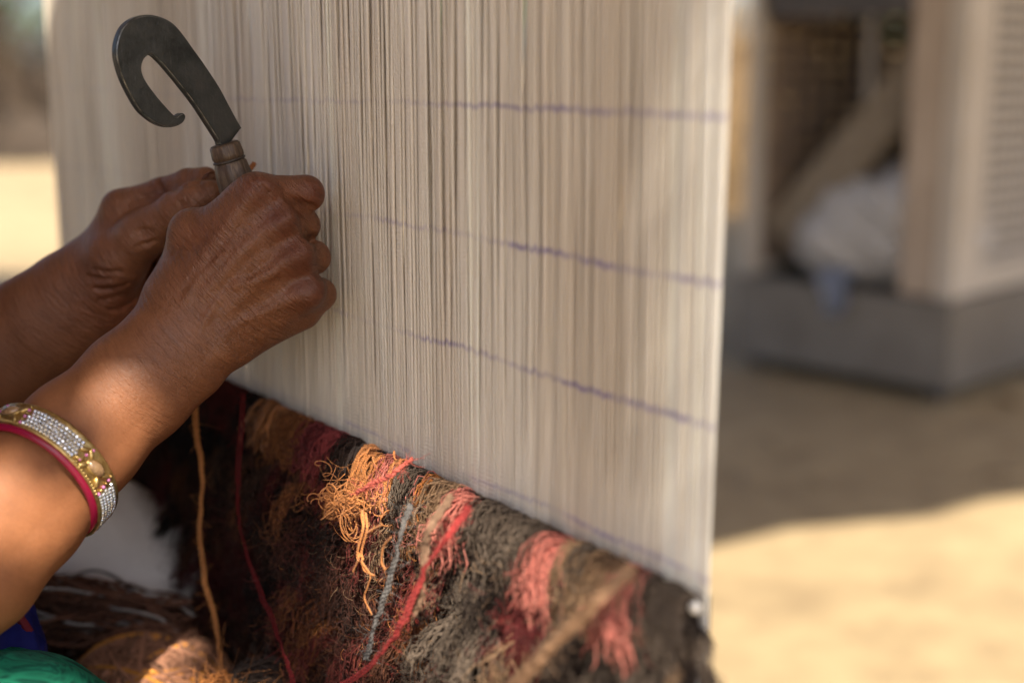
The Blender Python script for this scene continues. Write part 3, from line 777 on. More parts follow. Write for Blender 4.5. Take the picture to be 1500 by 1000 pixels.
LA.chain([P(222, 380, 0.830), P(256, 390, 0.824), P(256, 402, 0.808), P(240, 402, 0.798)], [0.0092, 0.0080, 0.0072, 0.0064], 0.004, 0.003)
# folds at the root of the thumb, between thumb and forefinger, across the joints
for pl in ([(182, 430), (165, 437), (147, 440)], [(186, 416), (160, 424), (138, 422)], [(165, 408), (146, 409), (130, 405)], [(176, 398), (152, 399), (138, 394)], [(196, 440), (180, 450), (160, 455)]):
    LA.crease(pl, [0.0006, 0.0008, 0.0003], 0.0030)
for pl in ([(196, 352), (208, 346), (222, 343)], [(200, 362), (212, 357), (226, 352)], [(196, 342), (206, 337), (218, 336)]):
    LA.crease(pl, [0.0003, 0.0006, 0.0006], 0.0026)
LA.crease([(188, 296), (210, 289), (236, 281), (262, 274), (290, 268)], [0.0004, 0.0008, 0.0012, 0.0014, 0.0014], 0.0026)
LA.crease([(234, 263), (237, 272), (240, 281)], [0.0007, 0.0007, 0.0006], 0.002)
for q in range(3): LA.crease([(262 + 5 * q, 288), (264 + 5 * q, 299), (262 + 5 * q, 310)], [0.0003, 0.0005, 0.0003], 0.0018)
vL, qL = LA.mesh()

# ---- the rest of the weaver, outside the picture: trunk, neck, head, legs folded on the bench
HIP = np.array([-0.505, 0.655, 0.50]); CH = np.array([-0.49, 0.645, 0.80])
FWD = -WN; SIDE = -WD      # she faces the warp; SIDE points to her right
NECK = np.array([-0.495, 0.655, 0.93]); HEAD = NECK + np.array([0, 0, 0.135]) + FWD * 0.035
BO = Field(np.array([-0.86, 0.24, 0.36]), np.array([-0.05, 1.14, 1.24]), 0.007, 0.03)
BO.cone(HIP + WD * 0.06, HIP - WD * 0.06, 0.105, 0.105, 0.02)
BO.cone(HIP, CH, 0.105, 0.10, 0.05)
BO.cone(CH + WD * 0.07, CH - WD * 0.07, 0.088, 0.088, 0.04)
BO.cone(CH + np.array([0, 0, 0.05]), SH_R, 0.06, 0.046, 0.03); BO.cone(CH + np.array([0, 0, 0.05]), SH_L, 0.06, 0.046, 0.03)
for sh, el in ((SH_R, ELB_R), (SH_L, ELB_L)): BO.cone(sh, sh + (el - sh) * 0.72, 0.044, 0.035, 0.03)
BO.cone(CH + np.array([0, 0, 0.08]), NECK + np.array([0, 0, 0.05]), 0.055, 0.047, 0.03)
BO.ball(HEAD, (0.078, 0.078, 0.108), 0.02)
BO.ball(HEAD + FWD * 0.03 + np.array([0, 0, -0.055]), 0.05, 0.03)
BO.cone(HEAD + FWD * 0.078 + np.array([0, 0, 0.005]), HEAD + FWD * 0.094 + np.array([0, 0, -0.03]), 0.009, 0.013, 0.012)   # nose
for e in (-1, 1):
    BO.ball(HEAD + FWD * 0.080 + SIDE * e * 0.031 + np.array([0, 0, 0.008]), 0.013, 0.010, 'cut')
    BO.ball(HEAD + FWD * 0.068 + SIDE * e * 0.031 + np.array([0, 0, 0.006]), 0.012, 0.004)
    BO.ball(HEAD + SIDE * e * 0.079 + np.array([0, 0, -0.005]), (0.016, 0.016, 0.03), 0.006)
BO.cone(HEAD + FWD * 0.080 + SIDE * 0.018 + np.array([0, 0, -0.062]), HEAD + FWD * 0.080 - SIDE * 0.018 + np.array([0, 0, -0.062]), 0.008, 0.008, 0.006)
KN_R = P(5, 1205, 0.60); KN_L = np.array([-0.50, 0.98, 0.50])
FT = HIP + FWD * 0.17 + np.array([0, 0, -0.05])
BO.chain([HIP - WD * 0.09, KN_R, FT + WD * 0.08], [0.085, 0.060, 0.040], 0.03); BO.chain([HIP + WD * 0.09, KN_L, FT - WD * 0.08], [0.085, 0.060, 0.040], 0.03)
BO.chain([FT + WD * 0.08, FT + WD * 0.17], [0.036, 0.024], 0.02); BO.chain([FT - WD * 0.08, FT - WD * 0.17], [0.036, 0.024], 0.02)
vB, qB = BO.mesh()

def frame_coords(v, a, b):
    x = (b - a) / np.linalg.norm(b - a); y = np.cross(np.array([0, 1.0, 0]), x); y /= np.linalg.norm(y); z = np.cross(x, y)
    return np.stack([(v - a) @ x, (v - a) @ y, (v - a) @ z], 1)
def blotch(v, spots, c0):
    c = np.repeat(c0[None], len(v), 0)
    for p, r, tint in spots:
        wgt = np.exp(-((v - p) ** 2).sum(1) / r ** 2)[:, None]
        c = c * (1 - wgt) + c * np.array(tint) * wgt
    return c
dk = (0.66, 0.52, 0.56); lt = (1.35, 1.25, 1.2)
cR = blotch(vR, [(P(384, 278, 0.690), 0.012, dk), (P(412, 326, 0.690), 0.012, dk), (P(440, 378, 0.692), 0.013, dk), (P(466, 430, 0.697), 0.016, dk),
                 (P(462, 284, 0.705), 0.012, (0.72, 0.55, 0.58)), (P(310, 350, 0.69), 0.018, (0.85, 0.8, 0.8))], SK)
fa = np.clip((P(240, 520, 0.69)[0] - vR[:, 0]) / 0.05, 0, 1)[:, None]      # forearm colour raised above the hand's to brighten its sun patch
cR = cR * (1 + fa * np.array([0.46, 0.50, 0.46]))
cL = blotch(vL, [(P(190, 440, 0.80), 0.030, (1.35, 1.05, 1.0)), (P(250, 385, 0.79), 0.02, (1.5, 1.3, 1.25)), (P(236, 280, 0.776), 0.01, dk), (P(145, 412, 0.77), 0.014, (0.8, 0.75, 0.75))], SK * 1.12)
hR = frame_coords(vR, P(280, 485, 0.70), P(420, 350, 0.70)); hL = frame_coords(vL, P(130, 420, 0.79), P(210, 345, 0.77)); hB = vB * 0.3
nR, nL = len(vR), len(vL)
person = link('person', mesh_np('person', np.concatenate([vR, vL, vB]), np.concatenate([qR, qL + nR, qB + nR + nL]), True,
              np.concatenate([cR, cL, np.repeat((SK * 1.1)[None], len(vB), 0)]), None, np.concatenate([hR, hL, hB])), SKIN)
tag(person, 'seated weaver in green and blue clothes gripping a hooked knife in one fist', 'person')

# fingernail of the left forefinger
def nail(c, d, up, L, Wd):
    d = d / np.linalg.norm(d); s_ = np.cross(d, up); s_ /= np.linalg.norm(s_); up = np.cross(s_, d)
    bm = bmesh.new(); g = []
    for j in range(7):
        row = []
        for i in range(7):
            a = (i / 6 - 0.5) * 2; b = j / 6
            ww = Wd * (1 - 0.25 * (abs(b - 0.5) * 2) ** 3)
            row.append(bm.verts.new(c + d * L * (b - 0.5) * (1 - 0.12 * a * a) + s_ * a * ww + up * (-0.0016 * a * a)))
        g.append(row)
    for j in range(6):
        for i in range(6): bm.faces.new((g[j][i], g[j][i + 1], g[j + 1][i + 1], g[j + 1][i]))
    bmesh.ops.solidify(bm, geom=bm.faces[:], thickness=0.0005)
    return bm
s = NT('nail'); NAIL = s.fin(s.ramp(s.noise(300, 2, 0.5, s.pos()), [(0.3, (0.22, 0.10, 0.075)), (0.7, (0.30, 0.15, 0.11))]), 0.35)
d_ = P(302, 262, 0.768) - P(276, 268, 0.776)
bm_obj('fingernail', nail(P(298, 255, 0.764), d_, np.array([0, -0.35, 1.0]), 0.011, 0.0048), NAIL, person, True)

# clothes
def cloth_mat(name, a, b, scale, weave=900):
    s = NT(name); p = s.pos()
    wv = s.noise(scale, 4, 0.6, p, 2.5)
    th = s.math('MULTIPLY', s.math('SINE', s.math('MULTIPLY', s.n('ShaderNodeSeparateXYZ').outputs[0], 1.0)), 1.0)
    n2 = s.noise(weave, 2, 0.6, p)
    return s.fin(s.ramp(wv, [(0.38, a), (0.5, b), (0.56, a), (0.66, b)]), 0.7, s.bump(n2, 0.3, 0.0006), Sheen_Weight=0.2)
s = NT('green marbled cotton'); p = s.mapping(s.pos(), (16, 30, 62), (0.1, 0.35, 0.4))
mb = s.noise(1.0, 3, 0.55, p, 1.6); fine = s.noise(1500, 2, 0.6, s.pos())
GREEN = s.fin(s.ramp(mb, [(0.32, (0.004, 0.045, 0.032)), (0.42, (0.016, 0.215, 0.120)), (0.475, (0.006, 0.075, 0.048)), (0.52, (0.020, 0.25, 0.145)), (0.60, (0.010, 0.12, 0.075)), (0.70, (0.024, 0.27, 0.16))]), 0.65, s.bump(fine, 0.25, 0.0005), Specular_IOR_Level=0.2)
BLUE = simple('blue cotton', (0.018, 0.022, 0.20), (0.028, 0.035, 0.30), 60, 0.7, 0.3, 0.001)
TRIM = simple('dark red trim', (0.16, 0.012, 0.02), (0.24, 0.02, 0.03), 80, 0.7, 0.3, 0.001)
VEIL = simple('rose cotton veil', (0.35, 0.04, 0.09), (0.45, 0.07, 0.12), 40, 0.75, 0.3, 0.001)
def cloth_obj(name, F, mat, wob=0.003, seed=80, fr=45):
    v, q = F.mesh()
    me = mesh_np(name, v, q); n = np.zeros((len(v), 3), np.float32); me.vertices.foreach_get('normal', n.ravel()) if False else None
    nn = np.array([x.normal for x in me.vertices])
    dsp = wob * (vnoise2((v[:, 0] + v[:, 2] * 0.6) * fr, (v[:, 1] - v[:, 2] * 0.3) * fr, seed) + 0.5 * vnoise2((v[:, 0] - v[:, 1]) * fr * 2, v[:, 2] * fr, seed + 1))
    me.vertices.foreach_set('co', (v + nn * dsp[:, None]).astype(np.float32).ravel()); me.update()
    return link(name, me, mat, person)
TR = Field(np.array([-0.78, 0.30, 0.36]), np.array([-0.06, 1.14, 0.74]), 0.005, 0.03)
TR.chain([HIP - WD * 0.09, KN_R, FT + WD * 0.08], [0.105, 0.082, 0.055], 0.03); TR.chain([HIP + WD * 0.09, KN_L, FT - WD * 0.08], [0.105, 0.078, 0.055], 0.03)
cloth_obj('trousers', TR, GREEN, 0.003, 80)
BL = Field(np.array([-0.80, 0.28, 0.40]), np.array([-0.10, 1.10, 1.00]), 0.006, 0.03)
BL.cone(HIP + WD * 0.07, HIP - WD * 0.07, 0.125, 0.125, 0.02); BL.cone(HIP, CH, 0.122, 0.113, 0.05); BL.cone(CH + WD * 0.07, CH - WD * 0.07, 0.10, 0.10, 0.04)
BL.cone(CH + np.array([0, 0, 0.045]), SH_R, 0.068, 0.056, 0.03); BL.cone(CH + np.array([0, 0, 0.045]), SH_L, 0.068, 0.056, 0.03)
for sh, el in ((SH_R, ELB_R), (SH_L, ELB_L)): BL.cone(sh, sh + (el - sh) * 0.55, 0.056, 0.050, 0.02)
cloth_obj('tunic', BL, BLUE, 0.004, 82, 30)
# lap of the tunic with its red edge, falling over the thigh towards the loom
def sheet(name, rows, mat, thick=0.0015):
    rows = [spline(r, 24) for r in rows]; rows = np.array(rows); cols_ = np.array([spline(rows[:, i], 14) for i in range(24)])
    bm = bmesh.new(); gv = [[bm.verts.new(cols_[i, j] + 0.002 * float(vnoise2(i * 0.7, j * 0.9, 83))) for j in range(14)] for i in range(24)]
    for i in range(23):
        for j in range(13): bm.faces.new((gv[i][j], gv[i + 1][j], gv[i + 1][j + 1], gv[i][j + 1]))
    bmesh.ops.solidify(bm, geom=bm.faces[:], thickness=thick)
    return bm_obj(name, bm, mat, person, True)
sheet('tunic_hem', [[P(-90, 870, 0.70), P(-20, 845, 0.70), P(14, 856, 0.70), P(50, 900, 0.70), P(64, 940, 0.705), P(70, 1000, 0.71)],
                    [P(-90, 930, 0.66), P(-20, 890, 0.66), P(20, 890, 0.672), P(46, 915, 0.676), P(66, 950, 0.68), P(80, 1010, 0.69)],
                    [P(-90, 1020, 0.63), P(-20, 980, 0.64), P(20, 970, 0.65), P(50, 975, 0.66), P(70, 990, 0.67), P(90, 1040, 0.68)]], BLUE)
edge = spline([P(-40, 840, 0.655), P(-5, 868, 0.656), P(22, 896, 0.664), P(38, 918, 0.670), P(52, 945, 0.676), P(60, 980, 0.68)], 40)
link('hem_trim', tube_mesh('hem_trim', tubes(edge[None], np.full((1, 40), 0.0026), 8, np.ones((1, 3)))), TRIM, person)
VE = Field(HEAD - 0.2, HEAD + 0.2, 0.005, 0.02)
VE.ball(HEAD - FWD * 0.012 + np.array([0, 0, 0.008]), (0.094, 0.094, 0.120), 0.01); VE.cone(HEAD - FWD * 0.04, NECK - FWD * 0.03, 0.08, 0.09, 0.03)
VE.ball(HEAD + FWD * 0.085 - np.array([0, 0, 0.01]), (0.062, 0.062, 0.105), 0.008, 'cut')
cloth_obj('veil', VE, VEIL, 0.002, 85, 60)

# ================================================================== hooked knife
s = NT('blackened steel'); p = s.pos()
n1 = s.noise(60, 6, 0.65, p); n2 = s.noise(420, 4, 0.6, p)
c = s.ramp(n1, [(0.3, (0.035, 0.038, 0.037)), (0.52, (0.070, 0.074, 0.072)), (0.66, (0.085, 0.085, 0.08)), (0.78, (0.075, 0.046, 0.036))])
sc_ = s.noise(1.0, 3, 0.7, s.mapping(p, (900, 900, 60), (0.2, 0.35, 0.5)))
c = s.mix(s.ramp(sc_, [(0.60, (0, 0, 0)), (0.75, (0.5, 0.5, 0.5))]), c, (0.16, 0.16, 0.155))
STEEL = s.fin(c, s.ramp(n2, [(0.3, (0.28,) * 3), (0.7, (0.46,) * 3)]), s.bump(s.math('ADD', n2, s.math('MULTIPLY', n1, 2.0)), 0.3, 0.0009), Metallic=0.7)
outer = [(336, 214), (335, 207), (335, 198), (338, 190), (345, 187), (354.5, 188.5), (350, 180), (337, 156), (322, 128), (301, 96), (286, 75), (268, 50), (253, 34), (235, 25), (217, 22), (201, 25), (187, 33), (177, 46), (171, 66), (171, 86),
         (178, 112), (189, 136), (204, 161), (220, 176), (234, 184), (246, 187), (259, 185), (268, 180), (272, 174), (272, 169), (268, 166), (263, 168), (259, 171), (252, 166), (241, 154), (226, 136), (213, 117), (208, 102), (210, 90), (215, 83), (223, 81), (235, 91), (250, 108), (268, 130), (287, 155), (304, 181), (320, 206), (323, 213)]
KN0 = P(325, 200, 0.722); KT = math.radians(42); KE = np.array([math.cos(KT), math.sin(KT), 0]); KNRM = np.array([math.sin(KT), -math.cos(KT), 0])
def knife_pt(px, py):
    d = ray(px, py); o = np.array([0, 0, H]); k = ((KN0 - o) @ KNRM) / (d @ KNRM); return o + d * k
loop = [knife_pt(*q) for q in outer]
lp = np.array(loop + [loop[0]]); dense = spline(lp, 280)[:-1]
# keep the sharp corners of the spur, smooth elsewhere
bm = bmesh.new(); TH = 0.0056
f_v = [bm.verts.new(p_) for p_ in dense]; b_v = [bm.verts.new(p_ - KNRM * TH) for p_ in dense]
n = len(dense)
ff = bm.faces.new(f_v); bf = bm.faces.new(b_v[::-1])
rim = [bm.faces.new((f_v[i], b_v[i], b_v[(i + 1) % n], f_v[(i + 1) % n])) for i in range(n)]
bmesh.ops.recalc_face_normals(bm, faces=bm.faces[:])
be = [e for e in bm.edges if (ff in e.link_faces or bf in e.link_faces)]
bmesh.ops.bevel(bm, geom=be, offset=0.0008, segments=3, affect='EDGES')
knife = thing('hook_knife', 'dark steel hook-bladed knife with a worn wooden handle held upright', 'knife', KN0)
s = NT('worn edge highlight'); n1 = s.noise(150, 3, 0.6, s.pos())
EDGE = s.fin(s.ramp(n1, [(0.35, (0.06, 0.06, 0.058)), (0.65, (0.42, 0.42, 0.40))]), 0.32, Metallic=0.8)  # bevel highlight put into the colour, as brighter worn steel
bl = bm_obj('blade', bm, STEEL, knife)
bl.data.materials.append(EDGE)
for p_ in bl.data.polygons:
    d_ = abs(float(np.dot(np.array(p_.normal), KNRM)))
    if 0.12 < d_ < 0.97 and p_.area < 1e-5: p_.material_index = 1
# handle
s = NT('worn handle wood')
HA, HB = P(328, 210, 0.7245), P(392, 412, 0.7315)
hx = (HB - HA) / np.linalg.norm(HB - HA); hy = np.cross(hx, np.array([0, 1.0, 0])); hy /= np.linalg.norm(hy); hz = np.cross(hx, hy)
hcv = s.n('ShaderNodeAttribute', attribute_name='hc').outputs['Vector']
g1 = s.noise(1.0, 5, 0.65, s.mapping(hcv, (40, 500, 500)), 0.8); g2 = s.noise(260, 4, 0.6, hcv); g3 = s.noise(70, 3, 0.6, hcv)
c = s.ramp(g1, [(0.28, (0.026, 0.016, 0.010)), (0.5, (0.075, 0.045, 0.027)), (0.72, (0.17, 0.115, 0.070))])
c = s.mix(s.ramp(g3, [(0.52, (0, 0, 0)), (0.66, (0.7, 0.7, 0.7))]), c, (0.05, 0.034, 0.026))
HWOOD = s.fin(c, 0.5, s.bump(s.math('ADD', g1, g2), 0.4, 0.0008))
Lh = np.linalg.norm(HB - HA)
prof = [(0.0, 0.0040), (0.0002, 0.0072), (0.0012, 0.0082), (0.006, 0.0086), (0.0078, 0.0085), (0.0084, 0.0080), (0.0104, 0.0080), (0.0112, 0.0087), (0.018, 0.0096), (0.03, 0.0104), (0.045, 0.0107), (0.06, 0.0105), (Lh - 0.004, 0.0098), (Lh, 0.004)]
vv, hcs = [], []; NSG = 40
for j, (d, r) in enumerate(prof):
    for i in range(NSG):
        a = i / NSG * 2 * np.pi
        r2 = r * (1 + 0.035 * math.cos(8 * a + 0.4) * (1 if j > 1 else 0) + 0.02 * float(vnoise2(a * 2, d * 150, 91)))
        vv.append(HA + hx * d + hy * r2 * math.cos(a) + hz * r2 * math.sin(a)); hcs.append((d, r2 * math.cos(a), r2 * math.sin(a)))
fq = []
for j in range(len(prof) - 1):
    for i in range(NSG): fq.append((j * NSG + i, j * NSG + (i + 1) % NSG, (j + 1) * NSG + (i + 1) % NSG, (j + 1) * NSG + i))
link('handle', mesh_np('handle', vv, fq, True, None, None, hcs), HWOOD, knife)
bm = bmesh.new(); v0 = [bm.verts.new(HA + hx * 0.0004 + hy * 0.0076 * math.cos(a) + hz * 0.0076 * math.sin(a)) for a in np.linspace(0, 6.283, 33)[:-1]]
bm.faces.new(v0)
bmesh.ops.recalc_face_normals(bm, faces=bm.faces[:]); bm_obj('handle_end', bm, HWOOD, knife)
ring = HA + hx * 0.0094; a = np.linspace(0, 2 * np.pi, 40)
link('binding_ring', tube_mesh('binding_ring', tubes((ring + 0.0083 * (np.cos(a)[:, None] * hy + np.sin(a)[:, None] * hz))[None], np.full((1, 40), 0.0007), 8, np.ones((1, 3)))), simple('blackened wire', (0.02, 0.015, 0.012), (0.06, 0.045, 0.035), 200, 0.5), knife)

# end of the orange yarn being knotted
gp = []
for k in range(5):
    pth = spline([P(352 + k * 1.5, 266, 0.752), P(362 + k * 1.2, 250, 0.753), P(372 + k * 0.8, 237 + k * 0.6, 0.753)], 18)
    gp.append(plied(pth, 0.0009, 2, 0.004, 5, (0.46, 0.16, 0.04), k))
tag(link('knot_yarn', tube_mesh('knot_yarn', gp), SILK), 'small orange yarn end poking out behind the knife handle', 'yarn')

# ================================================================== bangle
BC = P(67, 691, 0.654)
ax = P(117, 640, 0.664) - P(20, 738, 0.638); ax[1] *= 1.0; ax = ax + np.array([0, 0.026, 0]); ax /= np.linalg.norm(ax)      # towards the hand
bu = np.cross(ax, np.array([0, 1.0, 0])); bu /= np.linalg.norm(bu); bv = np.cross(ax, bu)
BR = 0.0362
def bp(a, r, x): return BC + ax * (x * 1.28) + bu * r * math.cos(a) + bv * r * math.sin(a)
def lathe_ring(name, prof, mat, parent, n=120):
    vv = [bp(i / n * 2 * math.pi, r, x) for (x, r) in prof for i in range(n)]; m = len(prof); fq = []
    for j in range(m):
        for i in range(n): fq.append((j * n + i, ((j + 1) % m) * n + i, ((j + 1) % m) * n + (i + 1) % n, j * n + (i + 1) % n))
    return link(name, mesh_np(name, vv, fq), mat, parent)
bangle = thing('bangle', 'wide gold bangle with white stones and a raspberry red rim on the forearm', 'bangle', BC)
PLA = simple('raspberry red plastic', (0.20, 0.006, 0.030), (0.28, 0.010, 0.045), 60, 0.25, 0.05, 0.0005)
s = NT('worn gold metal'); n1 = s.noise(300, 4, 0.6, s.pos())
GOLDM = s.fin(s.ramp(n1, [(0.3, (0.30, 0.19, 0.06)), (0.7, (0.62, 0.45, 0.19))]), 0.34, s.bump(n1, 0.4, 0.0006), Metallic=0.85)
s = NT('white rhinestone'); STONE = s.fin((0.74, 0.77, 0.82), 0.12, None, Metallic=0.75); s.b.inputs['Specular IOR Level'].default_value = 1.0; s.b.inputs['IOR'].default_value = 2.2
s.b.inputs['Coat Weight'].default_value = 0.6
s = NT('pink bead'); PINKB = s.fin((0.52, 0.16, 0.36), 0.15); s.b.inputs['Coat Weight'].default_value = 0.5
s = NT('amber stone'); AMB = s.fin(s.ramp(s.noise(240, 4, 0.6, s.pos(), 1.0), [(0.3, (0.16, 0.085, 0.04)), (0.7, (0.40, 0.26, 0.14))]), 0.12); s.b.inputs['Coat Weight'].default_value = 0.7
lathe_ring('red_ring', [(-0.0072, BR - 0.0022), (-0.0077, BR - 0.0008), (-0.0072, BR + 0.0008), (-0.0060, BR + 0.0012), (0.0066, BR + 0.0008), (0.0074, BR - 0.0006), (0.0070, BR - 0.0022)], PLA, bangle)
lathe_ring('gold_band', [(-0.0056, BR + 0.0011), (-0.0057, BR + 0.0022), (-0.0050, BR + 0.0027), (-0.0040, BR + 0.0021), (0.0046, BR + 0.0021), (0.0056, BR + 0.0027), (0.0063, BR + 0.0022), (0.0062, BR + 0.0011)], GOLDM, bangle)
def gem(r, h, n=8):
    bm = bmesh.new()
    rings = [(r, 0), (r * 0.92, h * 0.55), (r * 0.5, h)]
    vs = [[bm.verts.new((q * math.cos(2 * math.pi * (i + 0.5 * j) / n), q * math.sin(2 * math.pi * (i + 0.5 * j) / n), z)) for i in range(n)] for j, (q, z) in enumerate(rings)]
    for a_, b_ in zip(vs[:-1], vs[1:]):
        for i in range(n):
            bm.faces.new((a_[i], a_[(i + 1) % n], b_[i])); bm.faces.new((a_[(i + 1) % n], b_[(i + 1) % n], b_[i]))
    bm.faces.new(vs[-1]); me = bpy.data.meshes.new('stone'); bm.normal_update(); bm.to_mesh(me); bm.free(); return me
def bead_mesh(name, rx, ry, rz):
    bm = bmesh.new(); bmesh.ops.create_uvsphere(bm, u_segments=14, v_segments=9, radius=1.0, matrix=Matrix.Diagonal((rx, ry, rz, 1)))
    me = bpy.data.meshes.new(name); bm.to_mesh(me); bm.free(); me.polygons.foreach_set('use_smooth', np.ones(len(me.polygons), bool)); return me
gem_me = gem(0.00112, 0.0010); gem_me.materials.append(STONE)
bead_me = bead_mesh('bead', 0.0009, 0.0009, 0.0009); bead_me.materials.append(PINKB)
gbead_me = bead_mesh('gold_bead', 0.0008, 0.0008, 0.0008); gbead_me.materials.append(GOLDM)
leaf_me = bead_mesh('gold_leaf', 0.0031, 0.0014, 0.0014); leaf_me.materials.append(GOLDM)
cab_me = bead_mesh('cabochon', 0.0055, 0.0031, 0.0024); cab_me.materials.append(AMB)
bezel_me = bead_mesh('bezel', 0.0063, 0.0039, 0.0013); bezel_me.materials.append(GOLDM)
def place(me, a, x, r, spin=0.0, wob=0.0):
    o = bpy.data.objects.new(me.name.split('.')[0], me); col.objects.link(o)
    nrm = bu * math.cos(a) + bv * math.sin(a); tg = -bu * math.sin(a) + bv * math.cos(a)
    if wob: nrm = nrm + wob * (rng.normal() * tg + rng.normal() * ax); nrm /= np.linalg.norm(nrm); tg = tg - (tg @ nrm) * nrm; tg /= np.linalg.norm(tg)
    ax2 = np.cross(nrm, tg)
    t2 = tg * math.cos(spin) + ax2 * math.sin(spin); b2 = np.cross(nrm, t2)
    m = Matrix(((t2[0], b2[0], nrm[0], 0), (t2[1], b2[1], nrm[1], 0), (t2[2], b2[2], nrm[2], 0), (0, 0, 0, 1))); m.translation = Vector(bp(a, r, x))
    o.matrix_basis = m; o.parent = bangle; o.matrix_parent_inverse = bangle.matrix_basis.inverted(); return o
# which angle faces the camera
acam = math.atan2((np.array([0, 0, H]) - BC) @ bv, (np.array([0, 0, H]) - BC) @ bu)
a_up = math.atan2(float(bv[2] - 0.0), float(bu[2])) if False else (0.0 if bu[2] > 0 else math.pi)
sgn = 1.0 if math.sin(acam) > 0 else -1.0      # from the top of the arm round its near side
def ang(k): return a_up + (sgn if a_up == 0.0 else -sgn) * k          # k = 0 at the top outline, pi at the bottom outline
rows_x = [-0.0036, -0.0014, 0.0008, 0.0030, 0.0048]
RT = BR + 0.0022
def panel(k0, k1):
    step = 0.0021 / RT; k = k0; j = 0
    while k < k1:
        for i, x in enumerate([-0.0035, -0.00175, 0.0, 0.00175, 0.0035]): place(gem_me, ang(k + (0.5 * step if i % 2 else 0)), x, RT, rng.uniform(0, 1), 0.22)
        k += step
def ornate(k0, flip=1):
    for i in range(6):
        place(bead_me if i % 2 else gbead_me, ang(k0 + 0.05 + i * 0.012), -0.0042 + i * 0.0017, RT + 0.0004)
    place(leaf_me, ang(k0 + 0.03), 0.0022, RT, 0.7); place(leaf_me, ang(k0 + 0.055), -0.002, RT, 0.5); place(leaf_me, ang(k0 + 0.12), 0.0028, RT, -0.6); place(leaf_me, ang(k0 + 0.15), -0.0026, RT, 0.9)
    place(bezel_me, ang(k0 + 0.30), 0.0006, RT, 0.25); place(cab_me, ang(k0 + 0.30), 0.0006, RT + 0.0006, 0.25)
    place(leaf_me, ang(k0 + 0.46), -0.0024, RT, -0.7); place(leaf_me, ang(k0 + 0.49), 0.0024, RT, 0.7)
    for i in range(6):
        place(bead_me if i % 2 else gbead_me, ang(k0 + 0.55 + i * 0.012), 0.0046 - i * 0.0017, RT + 0.0004)
    for i in range(12): place(gbead_me, ang(k0 + 0.03 + i * 0.05), -0.0048, RT + 0.0002)
for k0 in (-0.54, 0.92, 2.40, 3.86): panel(k0, k0 + 0.79); ornate(k0 + 0.82)

# ================================================================== bench and yarn in front of the weaver
bench = thing('bench', 'low plank bench under the weaver and her yarn in front of the loom', 'bench', W(0.45, 0, 0.40))
RB = RZ
for k in range(5):
    box_obj('plank', W(0.47, 0.385, 0.13 + 0.125 * k), 1.06, 0.120, 0.03, WOOD, bench, RB, 0.004)
for u in (0.02, 0.92):
    for o in (0.12, 0.62): box_obj('leg', W(u, 0.185, o), 0.06, 0.06, 0.37, WOOD, bench, RB, 0.004)
BT = 0.40
def wound_ball(name, label, c, r, colour, n=110, rt=0.0013, accent=None, squash=0.85, tilt=None):
    parts = []
    t = np.linspace(0, 2 * np.pi, 44)
    pp, cc = [], []
    for i in range(n):
        q = rng.normal(size=3); q = q + (np.array(tilt) * 1.4 * rng.choice([-1, 1]) if tilt is not None else 0); q /= np.linalg.norm(q)
        e = np.cross(q, rng.normal(size=3)); e /= np.linalg.norm(e); f = np.cross(q, e)
        rr_ = r * (0.90 + 0.10 * rng.uniform()) ; off = q * r * rng.uniform(-0.35, 0.35); rr_ = rr_ * math.sqrt(max(0.2, 1 - (np.linalg.norm(off) / r) ** 2))
        p_ = off + rr_ * (np.cos(t)[:, None] * e + np.sin(t)[:, None] * f) * (1 + 0.03 * np.sin(3 * t + rng.uniform(0, 6)))[:, None]
        p_[:, 2] *= squash; pp.append(c + p_)
        b = np.array(colour) if accent is None or rng.uniform() > accent[1] else np.array(accent[0])
        cc.append(np.clip(b * (1 + 0.32 * rng.normal()), 0.01, 0.9))
    o = link(name, tube_mesh(name, tubes(np.array(pp), np.full((n, 44), rt), 5, np.array(cc), 0.005)), YARN)
    fz = 500; d = rng.normal(size=(fz, 3)); d /= np.linalg.norm(d, axis=1, keepdims=True); tt = np.linspace(0, 1, 5)[None, :, None]
    fp = c + d[:, None] * (r * np.array([1, 1, squash])) * 0.98 + (d + rng.normal(size=(fz, 3)) * 0.9)[:, None] * 0.008 * tt + rng.normal(size=(fz, 3))[:, None] * 0.004 * tt ** 2
    tag(link('fibre', tube_mesh('fibre', tubes(fp, np.full((fz, 5), 0.00011), 3, np.repeat(np.clip(np.array(colour) * 1.3, 0, 1)[None], fz, 0))), YARN, o), kind='stuff')
    return tag(o, label, 'yarn ball')
c = P(222, 1034, 0.80)
wound_ball('yarn_ball', 'light brown loosely wound yarn ball with a few orange turns beside the green knee', c, 0.056, (0.30, 0.15, 0.095), 210, 0.0014, ((0.50, 0.22, 0.05), 0.10), 0.86)
